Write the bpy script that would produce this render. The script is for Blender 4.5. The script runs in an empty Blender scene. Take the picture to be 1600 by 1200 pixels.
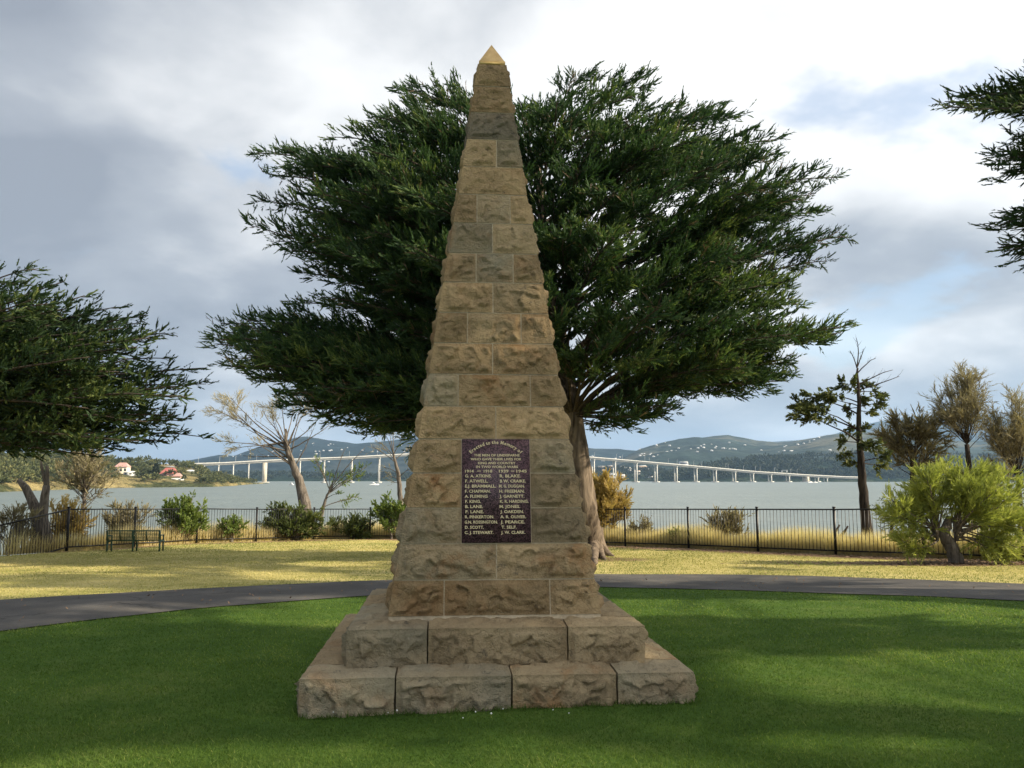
import bpy, math, random
import numpy as np
from mathutils import Vector

scene = bpy.context.scene
COL = scene.collection
PI = math.pi
# ------------------------------------------------------------------ camera
CAM_H = 1.6
FPX = 1300.0                       # focal length in pixels of a 1600 px wide picture
PITCH = math.atan((748 - 600) / FPX)
cam_data = bpy.data.cameras.new('camera')
cam_data.sensor_width = 36.0
cam_data.lens = 36.0 * FPX / 1600.0
cam_data.clip_start = 0.05
cam_data.clip_end = 40000.0
cam = bpy.data.objects.new('camera', cam_data)
cam.location = (0, 0, CAM_H)
cam.rotation_euler = (PI / 2 + PITCH, 0, 0)
COL.objects.link(cam)
scene.camera = cam

# ------------------------------------------------------------------ sun and sky
SUN_EL = math.radians(28.0)
SUN_AZ = math.radians(100.0)        # clockwise from straight ahead (+Y) towards +X
SUN_DIR = Vector((math.sin(SUN_AZ) * math.cos(SUN_EL), math.cos(SUN_AZ) * math.cos(SUN_EL), math.sin(SUN_EL)))
sl = bpy.data.lights.new('sun', 'SUN')
sl.energy = 5.0
sl.angle = math.radians(0.7)
sl.color = (1.0, 0.87, 0.66)
so = bpy.data.objects.new('sun', sl)
so.rotation_euler = (-SUN_DIR).to_track_quat('-Z', 'Y').to_euler()
COL.objects.link(so)

world = bpy.data.worlds.new('World')
scene.world = world
world.use_nodes = True
wt = world.node_tree
wt.nodes.clear()


class NT:
    """small wrapper for building node trees"""
    def __init__(self, tree):
        self.t = tree

    def n(self, typ, **kw):
        nd = self.t.nodes.new(typ)
        for k, v in kw.items():
            setattr(nd, k, v)
        return nd

    def put(self, sock, v):
        if hasattr(v, 'is_output') or isinstance(v, bpy.types.NodeSocket):
            self.t.links.new(v, sock)
        else:
            sock.default_value = v

    def math(self, op, a, b=0.0, c=0.0, clamp=False):
        nd = self.n('ShaderNodeMath', operation=op, use_clamp=clamp)
        self.put(nd.inputs[0], a)
        self.put(nd.inputs[1], b)
        if op in ('MULTIPLY_ADD', 'SMOOTH_MIN', 'SMOOTH_MAX'):
            self.put(nd.inputs[2], c)
        return nd.outputs[0]

    def vmath(self, op, a, b=(0, 0, 0), out=0):
        nd = self.n('ShaderNodeVectorMath', operation=op)
        self.put(nd.inputs[0], a)
        if op == 'SCALE':
            self.put(nd.inputs['Scale'], b)
        else:
            self.put(nd.inputs[1], b)
        return nd.outputs[out]

    def noise(self, vec, scale, detail=4.0, rough=0.55, dist=0.0, out='Fac'):
        nd = self.n('ShaderNodeTexNoise')
        if vec is not None:
            self.put(nd.inputs['Vector'], vec)
        self.put(nd.inputs['Scale'], scale)
        self.put(nd.inputs['Detail'], detail)
        self.put(nd.inputs['Roughness'], rough)
        self.put(nd.inputs['Distortion'], dist)
        return nd.outputs[out]

    def ramp(self, fac, stops, interp='LINEAR'):
        nd = self.n('ShaderNodeValToRGB')
        cr = nd.color_ramp
        cr.interpolation = interp
        while len(cr.elements) < len(stops):
            cr.elements.new(0.5)
        for e, (p, c) in zip(cr.elements, stops):
            e.position = p
            e.color = (*c, 1.0) if len(c) == 3 else c
        self.put(nd.inputs[0], fac)
        return nd.outputs[0]

    def rng(self, v, a, b, c=0.0, d=1.0, smooth=False):
        nd = self.n('ShaderNodeMapRange')
        nd.interpolation_type = 'SMOOTHSTEP' if smooth else 'LINEAR'
        self.put(nd.inputs[0], v)
        nd.inputs[1].default_value = a
        nd.inputs[2].default_value = b
        nd.inputs[3].default_value = c
        nd.inputs[4].default_value = d
        return nd.outputs[0]

    def mix(self, fac, a, b, blend='MIX'):
        nd = self.n('ShaderNodeMix', data_type='RGBA', blend_type=blend)
        self.put(nd.inputs[0], fac)
        self.put(nd.inputs[6], a if not isinstance(a, tuple) else (*a[:3], 1.0))
        self.put(nd.inputs[7], b if not isinstance(b, tuple) else (*b[:3], 1.0))
        return nd.outputs[2]

    def link(self, a, b):
        self.t.links.new(a, b)


SKY_O1, SKY_O2, SKY_O3 = (21.0, 25.2, 19.4), (4.5, 35.9, 38.8), (32.0, 7.0, 34.9)
W = NT(wt)
tc = W.n('ShaderNodeTexCoord')
dirv = tc.outputs['Generated']
sep = W.n('ShaderNodeSeparateXYZ')
W.link(dirv, sep.inputs[0])
dz = sep.outputs[2]
# the cloud layer is a plane far overhead: the view direction is projected on it
den = W.math('ADD', W.math('MAXIMUM', dz, 0.0), 0.30)
comb = W.n('ShaderNodeCombineXYZ')
W.link(W.math('DIVIDE', sep.outputs[0], den), comb.inputs[0])
W.link(W.math('DIVIDE', sep.outputs[1], den), comb.inputs[1])
cv = comb.outputs[0]
big = W.noise(W.vmath('ADD', cv, SKY_O1), 0.85, 2.0, 0.5, 0.15)
mid = W.noise(W.vmath('ADD', cv, SKY_O2), 2.6, 9.0, 0.50, 0.10)
cl = W.math('ADD', W.math('MULTIPLY', big, 0.66), W.math('MULTIPLY', mid, 0.46))
# clouds are brighter towards the sun behind them
sd = W.vmath('DOT_PRODUCT', dirv, tuple(SUN_DIR), out=1)
tone = W.math('ADD', cl, W.math('MULTIPLY', W.math('SUBTRACT', sd, 0.05), 0.17))
cloud_col = W.ramp(tone, [(0.42, (0.345, 0.375, 0.43)), (0.50, (0.47, 0.50, 0.55)), (0.555, (0.66, 0.68, 0.71)),
                          (0.625, (0.98, 0.985, 0.985)), (0.72, (1.25, 1.24, 1.22))])
# the layer thins into pale air near the horizon
hor = W.rng(dz, 0.0, 0.14, 0.45, 0.0, True)
cloud_col = W.mix(hor, cloud_col, (0.62, 0.72, 0.83))
sky = W.n('ShaderNodeTexSky', sky_type='NISHITA', sun_disc=False)
sky.sun_elevation = SUN_EL
sky.sun_rotation = SUN_AZ
sky.air_density = 1.0
sky.dust_density = 1.0
bg_sky = W.n('ShaderNodeBackground')
W.link(sky.outputs[0], bg_sky.inputs[0])
bg_sky.inputs[1].default_value = 0.105
bg_cl = W.n('ShaderNodeBackground')
W.link(cloud_col, bg_cl.inputs[0])
bg_cl.inputs[1].default_value = 0.54
gap = W.noise(W.vmath('ADD', cv, SKY_O3), 1.5, 6.0, 0.55, 0.1)
cover = W.rng(gap, 0.28, 0.36, 0.40, 0.98, True)
mixs = W.n('ShaderNodeMixShader')
W.link(cover, mixs.inputs[0])
W.link(bg_sky.outputs[0], mixs.inputs[1])
W.link(bg_cl.outputs[0], mixs.inputs[2])
wo = W.n('ShaderNodeOutputWorld')
W.link(mixs.outputs[0], wo.inputs[0])

scene.view_settings.view_transform = 'Standard'
scene.view_settings.look = 'None'
scene.view_settings.exposure = 0.97
scene.view_settings.gamma = 1.0
scene.view_settings.use_curve_mapping = False
scene.render.engine = 'CYCLES'
scene.cycles.use_denoising = True
scene.cycles.max_bounces = 5
scene.cycles.diffuse_bounces = 2
scene.cycles.glossy_bounces = 2
scene.cycles.transmission_bounces = 2
scene.cycles.volume_bounces = 0
scene.cycles.use_adaptive_sampling = True

# ------------------------------------------------------------------ geometry helpers
CP, SP = math.cos(PITCH), math.sin(PITCH)


def at(u, v, Y):
    """the point seen at photo pixel (u, v) that lies at world distance Y"""
    a, b = (u - 800.0) / FPX, (600.0 - v) / FPX
    ry, rz = CP - b * SP, SP + b * CP
    t = Y / ry
    return np.array([a * t, Y, CAM_H + rz * t])


def prof(y):
    """fall of the lawn towards the water"""
    y = np.asarray(y, float)
    return -0.036 * np.maximum(y - 7.5, 0.0)


def gpt(u, v):
    a, b = (u - 800.0) / FPX, (600.0 - v) / FPX
    ry, rz = CP - b * SP, SP + b * CP
    # CAM_H + rz t = -0.036 (ry t - 7.5)
    t = (CAM_H - 0.27) / (-(rz + 0.036 * ry))
    if t * ry < 7.5:
        t = CAM_H / -rz
    return np.array([a * t, ry * t, CAM_H + rz * t])


FENCE_PX = [(-140, 881), (-10, 869), (104, 861), (209, 855), (307, 849), (400, 846), (490, 843), (578, 842), (668, 843), (765, 846),
            (868, 850), (977, 854), (1076, 857), (1184.5, 862), (1306, 867), (1444, 873), (1597, 878), (1770, 887)]
FENCE = np.array([gpt(u, v) for u, v in FENCE_PX])
FX = np.concatenate([[-60.0], FENCE[:, 0], [50.0]])
FY = np.concatenate([[12.0], FENCE[:, 1], [10.0]])


def fence_y(x):
    return np.interp(x, FX, FY)


MON = (-0.19, 7.3)
WATER_Z = -6.0


def hash3(ix, iy, iz, seed=0):
    h = (ix * 374761393 + iy * 668265263 + iz * 2147483647 + seed * 1274126177) & 0xFFFFFFFF
    h = ((h ^ (h >> 13)) * 1274126177) & 0xFFFFFFFF
    h = ((h ^ (h >> 16)) * 2246822519) & 0xFFFFFFFF
    return ((h ^ (h >> 15)) & 0xFFFFFF) / float(0xFFFFFF)


def vnoise(P, seed=0):
    P = np.asarray(P, float)
    i = np.floor(P).astype(np.int64)
    f = P - i
    f = f * f * (3 - 2 * f)
    out = 0
    for dx in (0, 1):
        wx = f[:, 0] if dx else 1 - f[:, 0]
        for dy in (0, 1):
            wy = f[:, 1] if dy else 1 - f[:, 1]
            for dz_ in (0, 1):
                wz = f[:, 2] if dz_ else 1 - f[:, 2]
                out = out + wx * wy * wz * hash3(i[:, 0] + dx, i[:, 1] + dy, i[:, 2] + dz_, seed)
    return out * 2 - 1


def fbm(P, oct=4, seed=0, gain=0.5):
    P = np.asarray(P, float)
    a, s, o = 1.0, 1.0, 0
    for k in range(oct):
        o = o + a * vnoise(P * s + 17.3 * k, seed + k)
        a *= gain
        s *= 2.03
    return o


def p3(x, y, z=0.0):
    x, y = np.broadcast_arrays(np.asarray(x, float), np.asarray(y, float))
    return np.stack([x.ravel(), y.ravel(), np.full(x.size, z) if np.isscalar(z) else np.asarray(z).ravel()], 1)


def ground_z(x, y):
    x = np.asarray(x, float)
    y = np.asarray(y, float)
    z = prof(np.minimum(y, 60.0))
    z = z + 0.035 * np.tanh((x - MON[0]) / 1.3) * np.exp(-((y - 6.5) / 4.0) ** 2) * np.exp(-(x / 9.0) ** 2)
    z = z + 0.025 * vnoise(p3(x * 0.35, y * 0.35), 5).reshape(x.shape) * np.clip((np.abs(y - 14.0) - 0.0) / 6.0, 0.2, 1)
    t = y - fence_y(x)
    bank = np.clip(t - 2.2, 0, None)
    z = z - np.minimum(bank * 0.42, 9.0 + z)
    return z


def nrm(v):
    v = np.asarray(v, float)
    return v / np.maximum(np.linalg.norm(v, axis=-1, keepdims=True), 1e-9)


def mesh(name, V, polys, tint=None, smooth=False, attrs=None):
    """polys: list of integer arrays (M, k)"""
    me = bpy.data.meshes.new(name)
    V = np.ascontiguousarray(V, np.float32)
    if not isinstance(polys, (list, tuple)):
        polys = [polys]
    polys = [np.asarray(p, np.int32) for p in polys if len(p)]
    me.vertices.add(len(V))
    me.vertices.foreach_set('co', V.ravel())
    loops = np.concatenate([p.ravel() for p in polys])
    starts, o = [], 0
    for p in polys:
        starts.append(o + np.arange(len(p)) * p.shape[1])
        o += p.size
    starts = np.concatenate(starts).astype(np.int32)
    me.loops.add(len(loops))
    me.loops.foreach_set('vertex_index', loops)
    me.polygons.add(len(starts))
    me.polygons.foreach_set('loop_start', starts)
    if smooth:
        me.polygons.foreach_set('use_smooth', np.ones(len(starts), bool))
    me.update(calc_edges=True)
    if tint is not None:
        at_ = me.attributes.new('tint', 'FLOAT', 'POINT')
        at_.data.foreach_set('value', np.ascontiguousarray(tint, np.float32))
    for k, a in (attrs or {}).items():
        at_ = me.attributes.new(k, 'FLOAT', 'POINT')
        at_.data.foreach_set('value', np.ascontiguousarray(a, np.float32))
    return me


def obj(name, me, mat=None, parent=None, loc=None):
    o = bpy.data.objects.new(name, me)
    COL.objects.link(o)
    if mat is not None and me is not None and not me.materials:
        me.materials.append(mat)
    if parent is not None:
        o.parent = parent
    if loc is not None:
        o.location = loc
    return o


def tag(o, label=None, cat=None, group=None, kind=None):
    if label:
        o['label'] = label
    if cat:
        o['category'] = cat
    if group:
        o['group'] = group
    if kind:
        o['kind'] = kind
    return o


def empty(name, loc, label=None, cat=None, group=None, rz=0.0):
    o = bpy.data.objects.new(name, None)
    COL.objects.link(o)
    o.location = tuple(float(c) for c in loc)
    o.rotation_euler = (0, 0, rz)
    o.empty_display_size = 0.2
    return tag(o, label, cat, group)


class MB:
    """collects pieces of geometry for ONE mesh"""
    def __init__(self):
        self.V, self.F, self.n, self.T = [], {}, 0, []

    def add(self, V, F, t=0.5):
        V = np.asarray(V, float)
        F = np.asarray(F)
        self.V.append(V)
        self.F.setdefault(F.shape[1], []).append(F + self.n)
        self.T.append(np.broadcast_to(np.asarray(t, float), (len(V),)))
        self.n += len(V)

    def box(self, c, s, rz=0.0, taper=1.0, axis=None):
        """axis-aligned box, centre c, full sizes s"""
        x, y, z = np.array(s) / 2.0
        P = np.array([[-x, -y, -z], [x, -y, -z], [x, y, -z], [-x, y, -z],
                      [-x * taper, -y * taper, z], [x * taper, -y * taper, z], [x * taper, y * taper, z], [-x * taper, y * taper, z]])
        if rz:
            c_, s_ = math.cos(rz), math.sin(rz)
            P[:, :2] = P[:, :2] @ np.array([[c_, s_], [-s_, c_]])
        self.add(P + np.array(c), [[0, 3, 2, 1], [4, 5, 6, 7], [0, 1, 5, 4], [1, 2, 6, 5], [2, 3, 7, 6], [3, 0, 4, 7]])

    def bar(self, a, b, w, h, up=(0, 0, 1)):
        a, b = np.array(a, float), np.array(b, float)
        d = nrm(b - a)
        s = np.cross(d, up)
        if np.linalg.norm(s) < 1e-6:
            s = np.array([1.0, 0, 0])
        s = nrm(s)
        u = np.cross(s, d)
        P = []
        for q in (a, b):
            for i, j in ((-1, -1), (1, -1), (1, 1), (-1, 1)):
                P.append(q + s * i * w / 2 + u * j * h / 2)
        self.add(P, [[0, 1, 2, 3], [7, 6, 5, 4], [0, 4, 5, 1], [1, 5, 6, 2], [2, 6, 7, 3], [3, 7, 4, 0]])

    def tube(self, pts, rad, k=6, t=0.5, cap=True, jitter=None):
        pts = np.asarray(pts, float)
        n = len(pts)
        rad = np.broadcast_to(np.asarray(rad, float), (n,))
        tg = nrm(np.gradient(pts, axis=0))
        ref = np.array([0.31, 0.17, 1.0]) if abs(tg[0][2]) < 0.8 else np.array([1.0, 0.2, 0.1])
        a = nrm(np.cross(tg, ref))
        b = np.cross(tg, a)
        an = np.arange(k) * 2 * PI / k
        R = rad[:, None] * np.ones((1, k))
        if jitter is not None:
            R = R * jitter
        P = pts[:, None, :] + R[..., None] * (a[:, None, :] * np.cos(an)[None, :, None] + b[:, None, :] * np.sin(an)[None, :, None])
        idx = np.arange(n * k).reshape(n, k)
        q = np.stack([idx[:-1], np.roll(idx[:-1], -1, 1), np.roll(idx[1:], -1, 1), idx[1:]], -1).reshape(-1, 4)
        self.add(P.reshape(-1, 3), q[:, ::-1], t)
        if cap and k >= 3:
            self.F.setdefault(k, []).append((idx[-1][None, ::-1] + self.n - n * k))

    def build(self, name, mat, parent=None, smooth=False, loc=None, origin=None):
        V = np.concatenate(self.V)
        if origin is not None:
            V = V - np.asarray(origin)
        me = mesh(name, V, [np.concatenate(f) for f in self.F.values()], np.concatenate(self.T), smooth)
        return obj(name, me, mat, parent, loc)


# ------------------------------------------------------------------ materials
def new_mat(name):
    m = bpy.data.materials.new(name)
    m.use_nodes = True
    m.node_tree.nodes.clear()
    N = NT(m.node_tree)
    out = N.n('ShaderNodeOutputMaterial')
    b = N.n('ShaderNodeBsdfPrincipled')
    N.link(b.outputs[0], out.inputs[0])
    return m, N, b, out


def set_b(N, b, col=None, rough=None, metal=None, spec=None):
    if col is not None:
        N.put(b.inputs['Base Color'], col if not isinstance(col, tuple) else (*col[:3], 1))
    if rough is not None:
        N.put(b.inputs['Roughness'], rough)
    if metal is not None:
        N.put(b.inputs['Metallic'], metal)
    if spec is not None:
        N.put(b.inputs['Specular IOR Level'], spec)


def bump(N, b, h, strength=0.5, dist=0.02):
    nd = N.n('ShaderNodeBump')
    nd.inputs['Strength'].default_value = strength
    nd.inputs['Distance'].default_value = dist
    N.put(nd.inputs['Height'], h)
    N.link(nd.outputs[0], b.inputs['Normal'])


def plain(name, col, rough=0.6, metal=0.0, var=0.15, scale=8.0, spec=0.4):
    m, N, b, o = new_mat(name)
    pos = N.n('ShaderNodeTexCoord').outputs['Object']
    f = N.noise(pos, scale, 4.0)
    c2 = tuple(max(0.0, c * (1 - 2.2 * var)) for c in col)
    c1 = tuple(min(1.0, c * (1 + 1.2 * var)) for c in col)
    set_b(N, b, N.ramp(f, [(0.3, c2), (0.7, c1)]), rough, metal, spec)
    return m


def leaf_mat(name, dark, light, trans=0.3, tip=None):
    """foliage: colour by the leaf's own tint, part of the light goes through"""
    m, N, b, out = new_mat(name)
    a = N.n('ShaderNodeAttribute', attribute_name='tint')
    stops = [(0.0, dark), (1.0, light)] if tip is None else [(0.0, dark), (0.6, light), (1.0, tip)]
    c = N.ramp(a.outputs['Fac'], stops)
    set_b(N, b, c, 0.62, 0.0, 0.25)
    tr = N.n('ShaderNodeBsdfTranslucent')
    N.link(N.mix(0.5, c, (0.9, 1.0, 0.35), 'MULTIPLY'), tr.inputs[0])
    mx = N.n('ShaderNodeMixShader')
    mx.inputs[0].default_value = trans
    N.link(b.outputs[0], mx.inputs[1])
    N.link(tr.outputs[0], mx.inputs[2])
    N.link(mx.outputs[0], out.inputs[0])
    return m


def bark_mat(name, dark, light, scale=9.0, stretch=0.18):
    m, N, b, out = new_mat(name)
    pos = N.n('ShaderNodeTexCoord').outputs['Object']
    mp = N.n('ShaderNodeMapping')
    N.link(pos, mp.inputs[0])
    mp.inputs['Scale'].default_value = (1, 1, stretch)
    f = N.noise(mp.outputs[0], scale, 6.0, 0.62, 0.6)
    set_b(N, b, N.ramp(f, [(0.32, dark), (0.66, light)]), 0.92, 0, 0.15)
    bump(N, b, f, 0.9, 0.05)
    return m
# ------------------------------------------------------------------ ground
NEAR_PX = [(-700, 1090), (-450, 1048), (-200, 1012), (0, 985), (150, 967), (300, 951), (450, 940), (560, 932), (700, 925), (820, 920), (940, 918), (1100, 922),
           (1250, 926), (1400, 931), (1600, 939), (1850, 952), (2200, 975)]
FAR_PX = [(-700, 1015), (-450, 985), (-200, 958), (0, 938), (150, 929), (300, 921), (450, 914), (560, 909), (700, 903), (820, 899), (940, 897), (1100, 897),
          (1250, 900), (1400, 905), (1600, 913), (1850, 925), (2200, 945)]
PN = np.array([gpt(u, v) for u, v in NEAR_PX])
PF = np.array([gpt(u, v) for u, v in FAR_PX])
on_, of_ = np.argsort(PN[:, 0]), np.argsort(PF[:, 0])


def path_near(x):
    return np.interp(x, PN[on_, 0], PN[on_, 1])


def path_far(x):
    return np.interp(x, PF[of_, 0], PF[of_, 1])


def spaced(lo, a, b, step, hi, g=1.35):
    core = np.arange(a, b + step / 2, step)
    out, s, x = [], step, b
    while x < hi:
        s *= g
        x += s
        out.append(min(x, hi))
    pre, s, x = [], step, a
    while x > lo:
        s *= g
        x -= s
        pre.append(max(x, lo))
    return np.concatenate([pre[::-1], core, out])


gx = spaced(-16000, -26, 26, 0.4, 16000)
gy = spaced(-300, -4, 52, 0.4, 17000)
GX, GY = np.meshgrid(gx, gy)
GZ = ground_z(GX, GY)
ny, nx = GX.shape
idx = np.arange(nx * ny).reshape(ny, nx)
quads = np.stack([idx[:-1, :-1], idx[:-1, 1:], idx[1:, 1:], idx[1:, :-1]], -1).reshape(-1, 4)
tf = GY - fence_y(GX)
wob = fbm(p3(GX * 0.5, GY * 0.5), 3, 11).reshape(GX.shape)
dry = np.clip((GY - path_near(GX) - 0.5 + 0.5 * wob) / 1.5, 0, 1)
earth = np.clip(1 - np.abs(tf + 1.0 + 0.35 * wob) / 1.25, 0, 1) ** 0.6
# the worn ground in front of the bench and under the leaning bush
bp = gpt(1495, 882)
earth = np.maximum(earth, np.clip(1.25 - np.hypot((GX - bp[0]) / 3.2, (GY - bp[1]) / 0.9) + 0.25 * wob, 0, 1))
earth = np.maximum(earth, 0.75 * np.clip(1.3 - np.hypot((GX - 1.9) / 2.0, (GY - 22.5) / 1.4) + 0.3 * wob, 0, 1))
bankm = np.clip((tf - 0.1) / 0.3, 0, 1)

m, N, b, out = new_mat('ground_turf')
pos = N.n('ShaderNodeTexCoord').outputs['Object']
n1 = N.noise(pos, 0.55, 5.0, 0.62)
n2 = N.noise(pos, 3.2, 5.0, 0.65)
n3 = N.noise(pos, 60.0, 4.0, 0.7)
mixn = N.math('ADD', N.math('MULTIPLY', n1, 0.45), N.math('ADD', N.math('MULTIPLY', n2, 0.30), N.math('MULTIPLY', n3, 0.25)))
green = N.ramp(mixn, [(0.36, (0.028, 0.062, 0.010)), (0.5, (0.056, 0.108, 0.017)), (0.64, (0.115, 0.152, 0.036))])
dryc = N.ramp(mixn, [(0.36, (0.17, 0.170, 0.052)), (0.48, (0.38, 0.335, 0.115)), (0.64, (0.58, 0.48, 0.21))])
earthc = N.ramp(mixn, [(0.36, (0.11, 0.070, 0.042)), (0.5, (0.21, 0.135, 0.085)), (0.64, (0.34, 0.235, 0.150))])
bankc = N.ramp(mixn, [(0.36, (0.16, 0.12, 0.05)), (0.64, (0.40, 0.30, 0.13))])


def attr(name):
    return N.n('ShaderNodeAttribute', attribute_name=name).outputs['Fac']


dmask = N.rng(N.math('ADD', attr('dry'), N.math('MULTIPLY', N.math('SUBTRACT', n2, 0.5), 0.5)), 0.2, 0.75, 0, 1)
c = N.mix(dmask, green, dryc)
emask = N.rng(N.math('ADD', attr('earth'), N.math('MULTIPLY', N.math('SUBTRACT', n2, 0.5), 0.8)), 0.40, 0.62, 0, 1)
c = N.mix(emask, c, earthc)
c = N.mix(attr('bank'), c, bankc)
set_b(N, b, c, 0.95, 0, 0.1)
bump(N, b, N.math('ADD', n3, n2), 0.7, 0.03)
MAT_TURF = m
go = obj('ground', mesh('ground', np.stack([GX.ravel(), GY.ravel(), GZ.ravel()], 1), quads, smooth=True,
                        attrs={'dry': dry.ravel(), 'earth': earth.ravel(), 'bank': bankm.ravel()}), m)
tag(go, kind='structure')

# ------------------------------------------------------------------ asphalt path
m, N, b, out = new_mat('asphalt')
pos = N.n('ShaderNodeTexCoord').outputs['Object']
n1 = N.noise(pos, 0.9, 5.0, 0.6)
n3 = N.noise(pos, 110.0, 3.0, 0.7)
f = N.math('ADD', N.math('MULTIPLY', n1, 0.55), N.math('MULTIPLY', n3, 0.45))
ac = N.ramp(f, [(0.33, (0.040, 0.038, 0.037)), (0.55, (0.074, 0.070, 0.066)), (0.7, (0.135, 0.126, 0.116))])
vc = N.n('ShaderNodeTexVoronoi', feature='DISTANCE_TO_EDGE')
N.put(vc.inputs['Vector'], N.vmath('ADD', pos, N.vmath('SCALE', N.noise(pos, 1.6, 4.0, 0.6, out='Color'), 0.9)))
vc.inputs['Scale'].default_value = 0.42
crk_ = N.math('MULTIPLY', N.rng(vc.outputs['Distance'], 0.0, 0.016, 1.0, 0.0), N.rng(N.noise(pos, 0.5, 3.0), 0.45, 0.55, 0, 0.85))
ac = N.mix(crk_, ac, (0.022, 0.021, 0.018))
ac = N.mix(N.rng(N.noise(pos, 0.33, 5.0, 0.65), 0.55, 0.66, 0, 0.55), ac, (0.15, 0.135, 0.115))
set_b(N, b, ac, 0.88, 0, 0.25)
bump(N, b, n3, 0.6, 0.01)
xs = np.arange(-24, 26, 0.35)
rows = 7
PV = []
for x in xs:
    a_, b_ = float(path_near(x)), float(path_far(x))
    a_ += 0.06 * float(vnoise([[x * 1.7, 0, 0]], 3)[0])
    b_ += 0.06 * float(vnoise([[x * 1.7, 5, 0]], 4)[0])
    for k in range(rows):
        t = k / (rows - 1)
        y = a_ + (b_ - a_) * t
        PV.append((x, y, float(ground_z(x, y)) + 0.012 + 0.02 * (1 - (2 * t - 1) ** 2)))
PV = np.array(PV)
idx = np.arange(len(PV)).reshape(len(xs), rows)
q = np.stack([idx[:-1, :-1], idx[1:, :-1], idx[1:, 1:], idx[:-1, 1:]], -1).reshape(-1, 4)
po = obj('path', mesh('path', PV, q, smooth=True), m)
tag(po, kind='structure')

# ------------------------------------------------------------------ water
m, N, b, out = new_mat('river_water')
pos = N.n('ShaderNodeTexCoord').outputs['Object']
mp = N.n('ShaderNodeMapping')
N.link(pos, mp.inputs[0])
mp.inputs['Scale'].default_value = (1.0, 0.55, 1.0)
w1 = N.noise(mp.outputs[0], 0.28, 4.0, 0.6, 0.4)
w2 = N.noise(mp.outputs[0], 0.035, 3.0, 0.5)
caps = N.rng(N.math('ADD', N.math('MULTIPLY', N.noise(mp.outputs[0], 0.13, 5.0, 0.7), 0.7), N.math('MULTIPLY', w2, 0.3)), 0.655, 0.70, 0, 1)
wc = N.mix(w2, (0.105, 0.135, 0.130), (0.175, 0.205, 0.190))
wc = N.mix(caps, wc, (0.75, 0.78, 0.78))
set_b(N, b, wc, 0.42, 0, 0.5)
b.inputs['IOR'].default_value = 1.33
bump(N, b, w1, 1.0, 0.8)
wx = spaced(-16000, -60, 60, 20, 16000, 1.3)
wy = spaced(20, 30, 200, 10, 17000, 1.2)
WX, WY = np.meshgrid(wx, wy)
idx = np.arange(WX.size).reshape(WX.shape)
q = np.stack([idx[:-1, :-1], idx[:-1, 1:], idx[1:, 1:], idx[1:, :-1]], -1).reshape(-1, 4)
wo_ = obj('water', mesh('water', np.stack([WX.ravel(), WY.ravel(), np.full(WX.size, WATER_Z)], 1), q), m)
tag(wo_, kind='structure')

# ------------------------------------------------------------------ far hills and shores
def interp_px(pts):
    us, vs = zip(*pts)
    return lambda u: np.interp(u, us, vs)


def hill_mat(name, forest, patch, hs, thr=(0.52, 0.62)):
    m, N, b, out = new_mat(name)
    pos = N.n('ShaderNodeTexCoord').outputs['Object']
    n1 = N.noise(pos, hs, 6.0, 0.62)
    n2 = N.noise(pos, hs * 9, 5.0, 0.7)
    f = N.ramp(n2, [(0.35, tuple(c * 0.55 for c in forest)), (0.65, tuple(c * 1.5 for c in forest))])
    mask = N.rng(N.math('ADD', N.math('MULTIPLY', n1, 0.75), N.math('MULTIPLY', n2, 0.25)), *thr, 0, 1)
    set_b(N, b, N.mix(mask, f, patch), 0.95, 0, 0.05)
    bump(N, b, n2, 1.0, 12.0)
    return m


def terrain(name, us, ds, zfun, mat):
    """a heightfield laid out on directions us and distances ds(u, k)"""
    V = []
    for u in us:
        dd = ds(u)
        for d in dd:
            x = at(u, 748, d)[0]
            V.append((x, d, zfun(u, d)))
    V = np.array(V)
    nd = len(dd)
    idx = np.arange(len(V)).reshape(len(us), nd)
    q = np.stack([idx[:-1, :-1], idx[1:, :-1], idx[1:, 1:], idx[:-1, 1:]], -1).reshape(-1, 4)
    o = obj(name, mesh(name, V, q, smooth=True), mat)
    return tag(o, kind='structure')


def ridge(name, crest, d0, d1, dc, u0, u1, du, mat, nd=22, amp=0.12, seed=1, zmin=-8.0):
    f = interp_px(crest)
    S = {}

    def zf(u, d):
        hc = at(u, float(f(u)), dc)[2] - zmin
        t = (d - d0) / (dc - d0) if d < dc else (d1 - d) / (d1 - dc)
        s = max(0.0, min(1.0, t))
        s = s ** 0.9 * (1.6 - 0.6 * s)
        nz = S.get((u, d))
        return zmin + hc * s * (1 + amp * nz * (1 - s * 0.75)) + nz * hc * 0.02

    us = np.arange(u0, u1 + du, du)
    dd = np.concatenate([np.linspace(d0, dc, nd), np.linspace(dc, d1, 7)[1:]])
    pts = [(at(u, 748, d)[0], d) for u in us for d in dd]
    A = np.array(pts)
    nz = fbm(p3(A[:, 0] / (dc * 0.09), A[:, 1] / (dc * 0.09)), 5, seed)
    k = 0
    for u in us:
        for d in dd:
            S[(u, d)] = float(nz[k])
            k += 1

    def height(u, d):
        i = us[np.argmin(np.abs(us - u))]
        j = dd[np.argmin(np.abs(dd - d))]
        return zf(i, j)

    terrain(name, us, lambda u: dd, zf, mat)
    return height


HILL_B = hill_mat('blue_range', (0.016, 0.028, 0.030), (0.058, 0.064, 0.055), 0.0011, (0.50, 0.62))
HILL_C = hill_mat('suburb_range', (0.026, 0.040, 0.032), (0.115, 0.112, 0.078), 0.0016, (0.50, 0.60))
HILL_D = hill_mat('wooded_shore', (0.018, 0.032, 0.018), (0.075, 0.085, 0.045), 0.006, (0.57, 0.66))
HILL_P = hill_mat('dry_shore', (0.075, 0.085, 0.035), (0.36, 0.29, 0.13), 0.012, (0.44, 0.56))
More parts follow.
